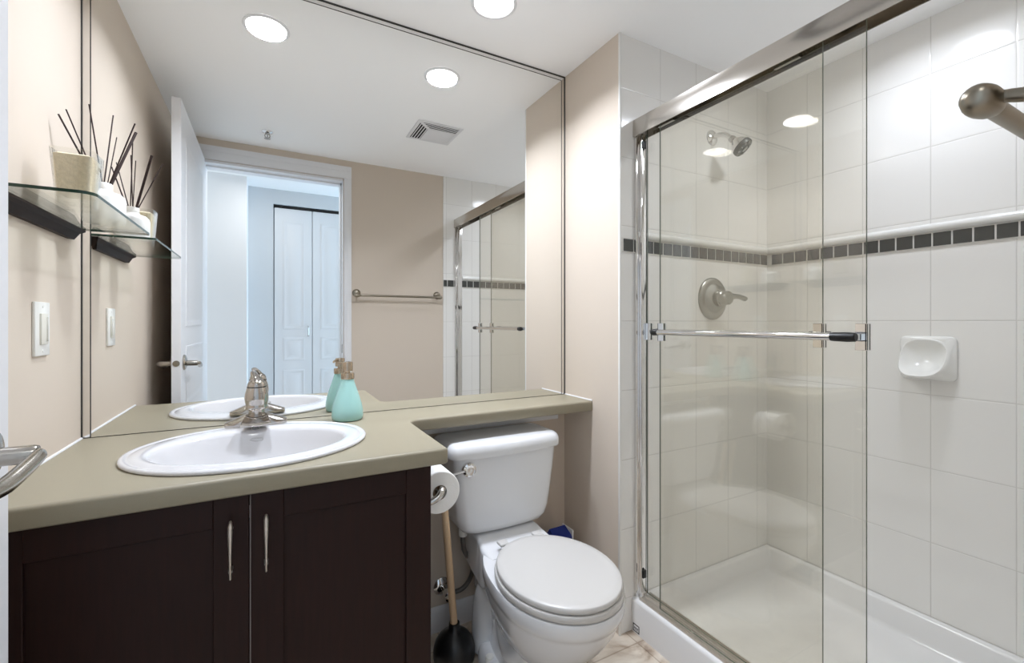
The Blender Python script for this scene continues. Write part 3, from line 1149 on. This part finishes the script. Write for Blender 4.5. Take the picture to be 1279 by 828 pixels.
def flush(b):
    c = Vector((0.584, -0.220, 0.658))
    lathe(b, [(0.024, 0), (0.0245, 0.006), (0.023, 0.014), (0.017, 0.018), (0.013, 0.016), (0.006, 0.017)], c, (0, -1, 0), 28)
    tube(b, spline([c + Vector((0, -0.010, 0)), c + Vector((-0.030, -0.012, -0.002)), c + Vector((-0.072, -0.014, -0.006)), c + Vector((-0.085, -0.014, -0.008))], 5), [0.006, 0.0055, 0.0065, 0.005], 12, 0.7)


obj('flush_lever', flush, M['chrome'], tl)

# water supply
sv = thing('supply_valve', (0.570, 0.0, 0.13), 'chrome shut-off valve and flexible hose feeding the toilet tank', 'valve')
obj('escutcheon', lambda b: lathe(b, [(0.034, 0.0005), (0.033, 0.005), (0.024, 0.011), (0.012, 0.014)], (0.570, 0, 0.161), (0, -1, 0), 28), M['chrome'], sv)


def vbody(b):
    lathe(b, [(0.008, 0.01), (0.008, 0.045), (0.0125, 0.046), (0.0125, 0.072), (0.009, 0.075)], (0.570, 0, 0.161), (0, -1, 0), 18)
    tube(b, [(0.570, -0.055, 0.161), (0.602, -0.055, 0.158)], 0.008, 14)


obj('valve_body', vbody, M['chrome'], sv)
obj('valve_knob', lambda b: lathe(b, [(0.006, 0), (0.006, 0.008), (0.017, 0.009), (0.017, 0.016), (0.010, 0.018)], (0.570, -0.075, 0.161), (0, -1, 0), 20, sx=1.0, sy=0.62), M['chrome'], sv)


def hose(b):
    tube(b, spline([(0.600, -0.055, 0.158), (0.630, -0.057, 0.163), (0.656, -0.065, 0.195), (0.662, -0.08, 0.245), (0.640, -0.10, 0.290), (0.615, -0.115, 0.330), (0.606, -0.12, 0.37), (0.606, -0.12, 0.395)], 7), 0.0085, 12)


obj('supply_hose', hose, M['hose'], sv)
obj('coupling_nut', lambda b: lathe(b, [(0.014, 0), (0.016, 0.006), (0.016, 0.022), (0.013, 0.028)], (0.606, -0.12, 0.390), n=10), M['plastic'], sv)

# ================================================================== TOILET PAPER
tpz = 0.676
th_ = thing('paper_holder', (CX1, -0.40, tpz), 'brushed metal toilet paper holder on the cabinet side', 'paper holder')


def holder(b):
    lathe(b, [(0.020, 0.0005), (0.019, 0.005), (0.010, 0.010)], (CX1, -0.437, tpz - 0.014), (1, 0, 0), 22)
    tube(b, spline([(CX1 + 0.004, -0.437, tpz - 0.014), (CX1 + 0.022, -0.439, tpz - 0.013), (CX1 + 0.046, -0.440, tpz - 0.004), (CX1 + 0.060, -0.432, tpz + 0.009), (CX1 + 0.063, -0.418, tpz + 0.011), (CX1 + 0.063, -0.310, tpz + 0.011)], 7), [0.008, 0.008, 0.009, 0.0095, 0.0085, 0.008, 0.008], 14)


obj('arm', holder, M['nickel'], th_)


def roll(b):
    c = (CX1 + 0.0600, -0.318, tpz)
    lathe(b, [(0.0205, 0), (0.056, 0.0), (0.0585, 0.002), (0.0585, 0.098), (0.056, 0.100), (0.0205, 0.100), (0.0205, 0)], c, (0, -1, 0), 44, cap0=False, cap1=False)


tr = thing('toilet_paper_roll', (CX1 + 0.0625, -0.37, tpz - 0.058), 'white toilet paper roll hanging on the cabinet side', 'toilet paper')
obj('paper', roll, M['paper'], tr)
obj('cardboard_core', lambda b: lathe(b, [(0.0205, 0.001), (0.0205, 0.0995), (0.0193, 0.0995), (0.0193, 0.001), (0.0205, 0.001)], (CX1 + 0.0625, -0.318, tpz), (0, -1, 0), 36, cap0=False, cap1=False), M['card'], tr)

# ================================================================== PLUNGER
px_, py_ = 0.553, -0.172
pg = thing('plunger', (px_, py_, 0), 'plunger with black rubber cup and pale wooden handle on the floor', 'plunger')
obj('rubber_cup', lambda b: lathe(b, [(0.060, 0.001), (0.067, 0.006), (0.070, 0.022), (0.070, 0.045), (0.064, 0.068), (0.052, 0.086), (0.036, 0.099), (0.024, 0.106), (0.019, 0.112), (0.018, 0.130), (0.0145, 0.131)], (px_, py_, 0), n=36), M['black'], pg, ang=60)
obj('handle', lambda b: tube(b, [(px_ - 0.0005, py_ - 0.0005, 0.122), (0.505, -0.205, 0.560), (0.503, -0.2065, 0.572)], [0.0125, 0.0115, 0.008], 16), M['handlewood'], pg)

# ================================================================== BLUE PACKET
bp_ = thing('cleaning_packet', (1.03, -0.10, 0), 'blue packet with white edges on the floor behind the toilet', 'packet')


def bpk(b):
    loft(b, [[(0.985, -0.135, 0), (1.07, -0.135, 0), (1.07, -0.07, 0), (0.985, -0.07, 0)],
             [(0.985, -0.135, 0.285), (1.07, -0.135, 0.287), (1.07, -0.07, 0.287), (0.985, -0.07, 0.285)],
             [(0.990, -0.135, 0.290), (1.066, -0.135, 0.296), (1.066, -0.09, 0.318), (0.992, -0.09, 0.316)]])


obj('body', bpk, M['blue'], bp_, smooth=False)
obj('white_corner', lambda b: box(b, 1.0695, 1.0745, -0.139, -0.066, 0.25, 0.314, 0.001), M['white_card'], bp_)

# ================================================================== SHOWER TRAY
CBX = 1.190
stt = thing('shower_tray', (1.6, -0.93, 0), 'white acrylic shower tray with raised front curb', 'shower tray')


def tray(b):
    x0, x1, y0, y1 = CBX, XS - 0.002, YD + 0.007, YF - 0.001
    def rg(ix, jx, iy, jy, z, r):
        X0, X1, Y0, Y1 = x0 + ix, x1 - jx, y0 + iy, y1 - jy
        pts = []
        for (cx_, cy_, a0) in ((X1 - r, Y1 - r, 0), (X0 + r, Y1 - r, 90), (X0 + r, Y0 + r, 180), (X1 - r, Y0 + r, 270)):
            for k in range(6):
                a = math.radians(a0 + 18 * k)
                pts.append((cx_ + r * math.cos(a), cy_ + r * math.sin(a), z))
        return pts
    e = 0.0005
    R = [rg(0, 0, 0, 0, 0.0, e), rg(0, 0, 0, 0, 0.110, e), rg(0.002, 0, 0, 0, 0.117, e), rg(0.007, 0, 0, 0, 0.1215, e), rg(0.015, 0.0, 0.0, 0.0, 0.123, e),
         rg(0.070, 0.014, 0.014, 0.014, 0.1225, 0.006), rg(0.076, 0.019, 0.019, 0.019, 0.119, 0.010), rg(0.079, 0.022, 0.022, 0.022, 0.112, 0.014), rg(0.088, 0.032, 0.030, 0.030, 0.048, 0.022),
         rg(0.092, 0.037, 0.035, 0.035, 0.036, 0.028), rg(0.100, 0.046, 0.044, 0.044, 0.030, 0.034), rg(0.20, 0.16, 0.15, 0.15, 0.026, 0.06)]
    loft(b, R)
    # bottom
    

obj('tray_body', tray, M['acrylic'], stt, ang=45)


def sticker(b):
    x = CBX - 0.0006
    box(b, x, CBX + 0.0002, -0.384, -0.352, 0.006, 0.034)


lb = obj('maker_label', sticker, M['white_card'], stt, smooth=False, label='small white label with black border')


def sticker_ink(b):
    x0, x1 = CBX - 0.0010, CBX - 0.0005
    y0, y1, z0, z1 = -0.384, -0.352, 0.006, 0.034
    t = 0.0035
    box(b, x0, x1, y0, y1, z0, z0 + t)
    box(b, x0, x1, y0, y1, z1 - t, z1)
    box(b, x0, x1, y0, y0 + t, z0, z1)
    box(b, x0, x1, y1 - t, y1, z0, z1)
    for i in range(4):
        ya = y1 - 0.0065 - i * 0.0052
        box(b, x0, x1, ya - 0.0036, ya, 0.0175, 0.0225)
    box(b, x0, x1, y0 + 0.007, y1 - 0.007, 0.0135, 0.0148)


obj('black_print', sticker_ink, M['black'], lb, smooth=False)
obj('drain', lambda b: lathe(b, [(0.045, 0), (0.045, 0.002), (0.035, 0.003), (0.012, 0.0025)], (1.60, -0.93, 0.0262), n=30), M['chrome'], stt)

# ================================================================== SHOWER ENCLOSURE
HZ0, HZ1 = 1.838, 1.902
HX0, HX1 = 1.196, 1.262
sf = thing('shower_enclosure', (1.226, -0.93, 0.123), 'polished chrome shower door frame with wide header rail', 'shower frame')
Y0s, Y1s = YD + 0.0065, YF - 0.0005


def header(b):
    prof = [(HX0, HZ0), (HX0 + 0.003, HZ0), (HX0 + 0.003, HZ1 - 0.004), (HX1 - 0.003, HZ1 - 0.004), (HX1 - 0.003, HZ0 + 0.006), (HX1, HZ0 + 0.006), (HX1, HZ1 - 0.004), (HX1 - 0.004, HZ1), (HX0 + 0.004, HZ1), (HX0 + 0.001, HZ1 - 0.002), (HX0 + 0.0005, HZ1 - 0.022), (HX0, HZ1 - 0.024)]
    extrude_poly(b, prof, lambda a, z: (a, Y0s, z), lambda a, z: (a, Y1s, z))


obj('header_rail', header, M['headermetal'], sf, ang=25)
for name, ya, yb in (('wall_jamb', Y1s - 0.026, Y1s), ('wall_jamb', Y0s, Y0s + 0.026)):
    def jm(b):
        s = 1 if yb > -0.9 else -1
        yw = yb if s > 0 else ya
        yo = ya if s > 0 else yb
        box(b, HX0 + 0.006, HX0 + 0.020, min(yw, yw - s * 0.012), max(yw, yw - s * 0.012), 0.1235, HZ0 + 0.01, 0.001)
        box(b, HX0 + 0.020, HX1 - 0.018, min(yw, yo), max(yw, yo), 0.1235, HZ0 + 0.01, 0.002)
        box(b, HX1 - 0.018, HX1 - 0.006, min(yw, yw - s * 0.014), max(yw, yw - s * 0.014), 0.1235, HZ0 + 0.01, 0.001)
    obj(name, jm, M['chrome'], sf, ang=25)


def track(b):
    prof = [(1.202, 0.1235), (1.256, 0.1235), (1.256, 0.138), (1.253, 0.138), (1.253, 0.128), (1.231, 0.128), (1.231, 0.136), (1.227, 0.136), (1.227, 0.128), (1.206, 0.128), (1.206, 0.134), (1.202, 0.134)]
    extrude_poly(b, prof, lambda a, z: (a, Y0s + 0.027, z), lambda a, z: (a, Y1s - 0.027, z))


obj('bottom_track', track, M['satin'], sf, ang=25)
for z in (0.20, 1.79):
    obj('bumper', lambda b: box(b, 1.215, 1.232, Y1s - 0.034, Y1s - 0.026, z, z + 0.028, 0.001), M['blackgrip'], sf)


def sliding(name, xc, ya, yb, side, label):
    """ya > yb: far and near edge; side -1 = bar on the room side"""
    d = thing(name, (xc, 0.5 * (ya + yb), 0.14), label, 'shower door')

    def pane(b):
        box(b, xc - 0.003, xc + 0.003, yb, ya, 0.1385, 1.868)
        b.normal_update()
        for f in b.faces:
            f.material_index = 0 if abs(f.normal.x) > 0.5 else 1
    obj('glass_pane', pane, [M['glass'], M['paneedge']], d, smooth=False)
    xb = xc + side * 0.042
    zb = 1.112

    obj('towel_rail', lambda b: tube(b, [(xb, ya - 0.030, zb), (xb, yb + 0.050, zb)], 0.0092, 20), M['chrome'], d)
    for yy, s, L in ((ya, -1, 0.028), (yb, 1, 0.052)):
        tr_ = (yy + s * 0.012)

        def clamp(b):
            # U shaped clip gripping the glass edge
            x0, x1 = xc - 0.009, xc + 0.009
            ye0, ye1 = sorted((yy - s * 0.004, yy - s * 0.001))
            yi0, yi1 = sorted((yy - s * 0.004, yy + s * 0.020))
            box(b, x0, xc - 0.0034, yi0, yi1, zb - 0.031, zb + 0.031, 0.0008, 1)
            box(b, xc + 0.0034, x1, yi0, yi1, zb - 0.031, zb + 0.031, 0.0008, 1)
            box(b, x0, x1, ye0, ye1, zb - 0.031, zb + 0.031)
            # arm from the clip to the bar
            xa = sorted((xc + side * 0.008, xb))
            box(b, xa[0], xa[1], *sorted((yy + s * 0.003, yy + s * 0.017)), zb - 0.008, zb + 0.008, 0.001, 1)
        obj('glass_clamp', clamp, M['chrome'], d, ang=25)

        def grip(b):
            c0 = yy + s * 0.002
            lathe(b, [(0.0085, 0), (0.0105, 0.002), (0.0115, 0.35 * L), (0.0105, 0.9 * L), (0.0098, L)], (xb, c0, zb), (0, s, 0), 18)
        obj('end_grip', grip, M['blackgrip'], d)
    for yy in (ya - 0.09, yb + 0.09):
        def hang(b):
            box(b, xc - 0.005, xc + 0.005, yy - 0.035, yy + 0.035, 1.850, 1.884, 0.001, 1)
            lathe(b, [(0.011, 0), (0.011, 0.006)], (xc - 0.003 + side * 0.004, yy, 1.882), (1, 0, 0), 18)
        obj('roller_hanger', hang, M['nickel'], d)
    return d


sliding('sliding_shower_door', 1.212, -0.462, -1.082, -1, 'outer sliding glass shower door with towel rail on the room side')
sliding('sliding_shower_door', 1.242, -0.372, -0.974, 1, 'inner sliding glass shower door behind the outer one, rail inside')

# ================================================================== SHOWER FITTINGS
shx, shz = 1.639, 1.922
sh = thing('overhead_shower', (shx, YF, shz), 'chrome shower head with grey nozzle face high on the tiled wall', 'shower head')
obj('flange', lambda b: lathe(b, [(0.0325, 0.0005), (0.0315, 0.004), (0.023, 0.010), (0.013, 0.013)], (shx, YF, shz), (0, -1, 0), 30), M['chrome'], sh)
hc = Vector((1.663, -0.452, 1.862))
hd = Vector((0.28, -0.62, -0.74)).normalized()
obj('arm', lambda b: tube(b, spline([(shx, YF, shz), (shx + 0.002, YF - 0.030, shz + 0.002), (shx + 0.008, YF - 0.060, shz - 0.008), hc - hd * 0.040], 7), 0.0098, 16), M['chrome'], sh)
obj('swivel_nut', lambda b: lathe(b, [(0.012, -0.046), (0.014, -0.042), (0.014, -0.030), (0.011, -0.026)], hc, hd, 12), M['nickel'], sh)
obj('head_shell', lambda b: lathe(b, [(0.012, -0.030), (0.018, -0.024), (0.028, -0.010), (0.036, 0.004), (0.0385, 0.012)], hc, hd, 34), M['chrome'], sh, ang=50)
obj('nozzle_face', lambda b: lathe(b, [(0.0390, 0.011), (0.0395, 0.022), (0.037, 0.028), (0.022, 0.031), (0.0205, 0.028), (0.004, 0.029)], hc, hd, 34), M['greyface'], sh, ang=30)


def nozz(b):
    q = Vector((0, 0, 1)).rotation_difference(hd).to_matrix()
    for i in range(10):
        a = 2 * math.pi * i / 10
        u = q @ Vector((math.cos(a), math.sin(a), 0))
        tube(b, [hc + hd * 0.0300 + u * 0.025, hc + hd * 0.0285 + u * 0.0345], 0.0022, 8)
    lathe(b, [(0.0125, 0.028), (0.0125, 0.033), (0.010, 0.0335)], hc, hd, 20)


obj('spray_ring', nozz, M['silverink'], sh)

vx, vz = 1.643, 1.246
vv = thing('shower_valve', (vx, YF, vz), 'brushed chrome round shower valve plate with lever on the tiled wall', 'shower valve')
obj('plate', lambda b: lathe(b, [(0.089, 0.0005), (0.0885, 0.003), (0.083, 0.008), (0.070, 0.011), (0.064, 0.010), (0.058, 0.012), (0.045, 0.022), (0.036, 0.027), (0.030, 0.028)], (vx, YF, vz), (0, -1, 0), 48), M['valvemetal'], vv, ang=40)
obj('sleeve', lambda b: lathe(b, [(0.034, 0.020), (0.034, 0.045), (0.030, 0.047), (0.030, 0.054), (0.028, 0.056), (0.028, 0.076), (0.024, 0.082), (0.012, 0.084)], (vx, YF, vz), (0, -1, 0), 32), M['valvemetal'], vv, ang=40)


def vlever(b):
    pts = spline([(vx, YF - 0.058, vz), (vx + 0.028, YF - 0.068, vz + 0.006), (vx + 0.060, YF - 0.078, vz + 0.006), (vx + 0.098, YF - 0.080, vz - 0.002)], 6)
    tube(b, pts, [0.020, 0.019, 0.0145, 0.0125, 0.0135], 16, 0.75)


obj('lever', vlever, M['valvemetal'], vv, ang=60)

# soap dish
dsh = thing('soap_dish', (XS, -0.919, 0.945), 'white ceramic soap dish set in the tiled shower wall', 'soap dish')
SDY0, SDY1, SDZ0, SDZ1 = -0.996, -0.843, 0.945, 1.098


def dish(b):
    n = 40
    yc, zc_ = 0.5 * (SDY0 + SDY1), 0.5 * (SDZ0 + SDZ1)
    def sqr(h, x, e):
        pts = []
        for i in range(n):
            t = 2 * math.pi * i / n
            c, s = math.cos(t), math.sin(t)
            pts.append((x, yc + h * math.copysign(abs(c) ** e, c), zc_ + h * math.copysign(abs(s) ** e, s)))
        return pts
    def lip(x, hy, zt, zb, yshift, drop, e=0.72):
        pts = []
        for i in range(n):
            t = 2 * math.pi * i / n
            c, s = math.cos(t), math.sin(t)
            z = 0.5 * (zt + zb) + 0.5 * (zt - zb) * math.copysign(abs(s) ** e, s)
            f = max(0.0, (zt - z) / (zt - zb))
            pts.append((x - drop * f ** 2.2, yc + yshift + hy * math.copysign(abs(c) ** e, c), z))
        return pts
    R = [sqr(0.0765, XS - 0.0005, 0.22), sqr(0.0765, XS - 0.008, 0.22), sqr(0.074, XS - 0.011, 0.24), lip(XS - 0.012, 0.0665, SDZ1 - 0.009, SDZ0 + 0.008, 0.004, 0.038),
         lip(XS - 0.015, 0.0650, SDZ1 - 0.010, SDZ0 + 0.012, 0.006, 0.066), lip(XS - 0.016, 0.061, SDZ1 - 0.013, SDZ0 + 0.018, 0.006, 0.069), lip(XS - 0.013, 0.057, SDZ1 - 0.018, SDZ0 + 0.026, 0.006, 0.060),
         lip(XS - 0.008, 0.050, SDZ1 - 0.026, SDZ0 + 0.032, 0.005, 0.042), lip(XS - 0.004, 0.034, SDZ1 - 0.045, SDZ0 + 0.045, 0.004, 0.018), lip(XS - 0.003, 0.010, SDZ1 - 0.065, SDZ0 + 0.065, 0.004, 0.0)]
    loft(b, R, cap0=False)


obj('dish_body', dish, M['ceramic'], dsh, ang=50)

# ================================================================== TOWEL BAR ON DOOR WALL
tb = thing('towel_bar', (0.79, YD, 1.33), 'antique brass towel bar on the beige wall beside the doorway', 'towel bar')
TBZ, TBY = 1.324, YD + 0.052
for x in (0.512, 1.068):
    sg = 1 if x < 0.8 else -1

    def ros(b):
        lathe(b, [(0.026, 0.0005), (0.026, 0.004), (0.024, 0.012), (0.018, 0.020), (0.009, 0.025)], (x, YD, 1.342), (0, 1, 0), 28)
    obj('rosette', ros, M['brass'], tb, ang=60)

    def armf(b):
        tube(b, spline([(x, YD + 0.012, 1.321), (x, YD + 0.026, 1.320), (x, TBY - 0.012, TBZ), (x, TBY, TBZ)], 6), [0.0085, 0.0055, 0.0050, 0.0085], 14)
        lathe(b, [(0.003, -0.0225), (0.0080, -0.0205), (0.0110, -0.0160), (0.0125, -0.008), (0.0125, 0.000), (0.0112, 0.008), (0.0092, 0.014), (0.0078, 0.018)], (x, TBY, TBZ), (sg, 0, 0), 22)
    obj('bar_arm', armf, M['brass'], tb, ang=60)
obj('bar', lambda b: tube(b, [(0.520, TBY, TBZ), (1.060, TBY, TBZ)], 0.0075, 16), M['brass'], tb)


# ================================================================== CEILING FITTINGS
def downlight(x, y, label, w=LAMP_W, spread=140):
    d = thing('ceiling_downlight', (x, y, CEIL - 0.006), label, 'ceiling light', 'recessed ceiling downlights')
    obj('trim_ring', lambda b: lathe(b, [(0.0765, -0.0003), (0.0765, -0.003), (0.072, -0.006), (0.066, -0.005), (0.064, -0.0015), (0.064, -0.0005)], (x, y, CEIL), n=48, cap0=False, cap1=False), M['white_paint'], d)
    obj('lens', lambda b: lathe(b, [(0.064, -0.0005), (0.064, -0.0030), (0.045, -0.0045), (0.010, -0.005)], (x, y, CEIL), n=48), M['lamp'], d)
    l = bpy.data.lights.new('downlight_beam', 'AREA')
    l.shape = 'DISK'
    l.size = 0.125
    l.energy = w
    l.color = (0.91, 0.98, 1.11)
    l.spread = math.radians(spread)
    o = bpy.data.objects.new('downlight_beam', l)
    COL.objects.link(o)
    o.parent = d
    o.location = (0, 0, -0.006)
    return d


downlight(-0.006, -0.253, 'round ceiling downlight above the sink, left in the mirror', LAMP_W * 0.64)
downlight(0.660, -0.260, 'round ceiling downlight above the toilet, right of the other')
downlight(1.660, -0.956, 'round ceiling downlight inside the shower, reflected on the tile', SHOWER_W, 160)

VX0, VX1, VY0, VY1 = 0.690, 0.942, -0.952, -0.700
cvn = thing('ceiling_vent', (0.816, -0.826, CEIL - 0.01), 'white square ceiling vent with slots along two sides', 'vent')


def vplate(b):
    t0, t1 = CEIL - 0.0050, CEIL - 0.0003
    fw = 0.018
    box(b, VX0, VX1, VY1 - fw, VY1, t0, t1, 0.002)
    box(b, VX0, VX0 + fw, VY0, VY1 - fw, t0, t1, 0.002)
    box(b, VX0 + fw, VX1, VY0, VY0 + fw, t0, t1, 0.002)
    box(b, VX1 - fw, VX1, VY0 + fw, VY1 - fw, t0, t1, 0.002)
    # plain field
    box(b, VX0 + 0.078, VX1 - fw, VY0 + fw, VY1 - 0.082, t0, t1, 0.001)
    # diagonal mitre between the two slotted sides
    a = 0.018
    extrude_poly(b, [(VX0 + a, VY1 - a - 0.012), (VX0 + a + 0.0, VY1 - a), (VX0 + a + 0.012, VY1 - a), (VX0 + 0.090, VY1 - 0.082), (VX0 + 0.078, VY1 - 0.094)],
                 lambda p, q: (p, q, t0), lambda p, q: (p, q, t1))


obj('vent_plate', vplate, M['white_paint'], cvn)
obj('slot_shade_plate', lambda b: box(b, VX0 + 0.010, VX1 - 0.010, VY0 + 0.010, VY1 - 0.010, CEIL - 0.0034, CEIL - 0.0004), M['dark'], cvn, smooth=False)  # flat near-black plate, its colour stands in for the shade inside the slots


def louv(b):
    z0, z1 = CEIL - 0.0041, CEIL - 0.0035
    for k in range(4):
        s = 0.020 + k * 0.0162
        y = VY1 - s - 0.0075
        x0 = VX0 + s + 0.012
        extrude_poly(b, [(y - 0.0030, z1), (y - 0.0034, z0), (y + 0.0024, z0), (y + 0.0028, z1)], lambda p, q: (x0, p, q), lambda p, q: (VX1 - 0.018, p, q))
    for k in range(4):
        s = 0.020 + k * 0.0155
        x = VX0 + s + 0.0065
        y1 = VY1 - s - 0.014
        extrude_poly(b, [(x - 0.0030, z1), (x - 0.0034, z0), (x + 0.0024, z0), (x + 0.0028, z1)], lambda p, q: (p, VY0 + 0.018, q), lambda p, q: (p, y1, q))


obj('louvres', louv, M['white_paint'], cvn, smooth=False)

sp = thing('sprinkler', (-0.005, -1.255, CEIL - 0.03), 'small chrome fire sprinkler on the ceiling by the doorway', 'sprinkler')
obj('escutcheon', lambda b: lathe(b, [(0.028, -0.0003), (0.028, -0.003), (0.018, -0.010), (0.010, -0.012)], (-0.005, -1.255, CEIL), n=26), M['chrome'], sp)


def spk(b):
    c = Vector((-0.005, -1.255, CEIL))
    for s in (-1, 1):
        tube(b, spline([c + Vector((s * 0.004, 0, -0.010)), c + Vector((s * 0.012, 0, -0.020)), c + Vector((s * 0.010, 0, -0.030)), c + Vector((0, 0, -0.037))], 5), 0.0028, 8)
    lathe(b, [(0.003, -0.010), (0.003, -0.036)], c, n=10)


obj('sprinkler_frame', spk, M['levermetal'], sp)
obj('deflector', lambda b: lathe(b, [(0.016, -0.038), (0.016, -0.0395), (0.004, -0.041)], (-0.005, -1.255, CEIL), n=20), M['levermetal'], sp)

for o in bpy.data.objects:
    if '_o' in o.keys():
        del o['_o']
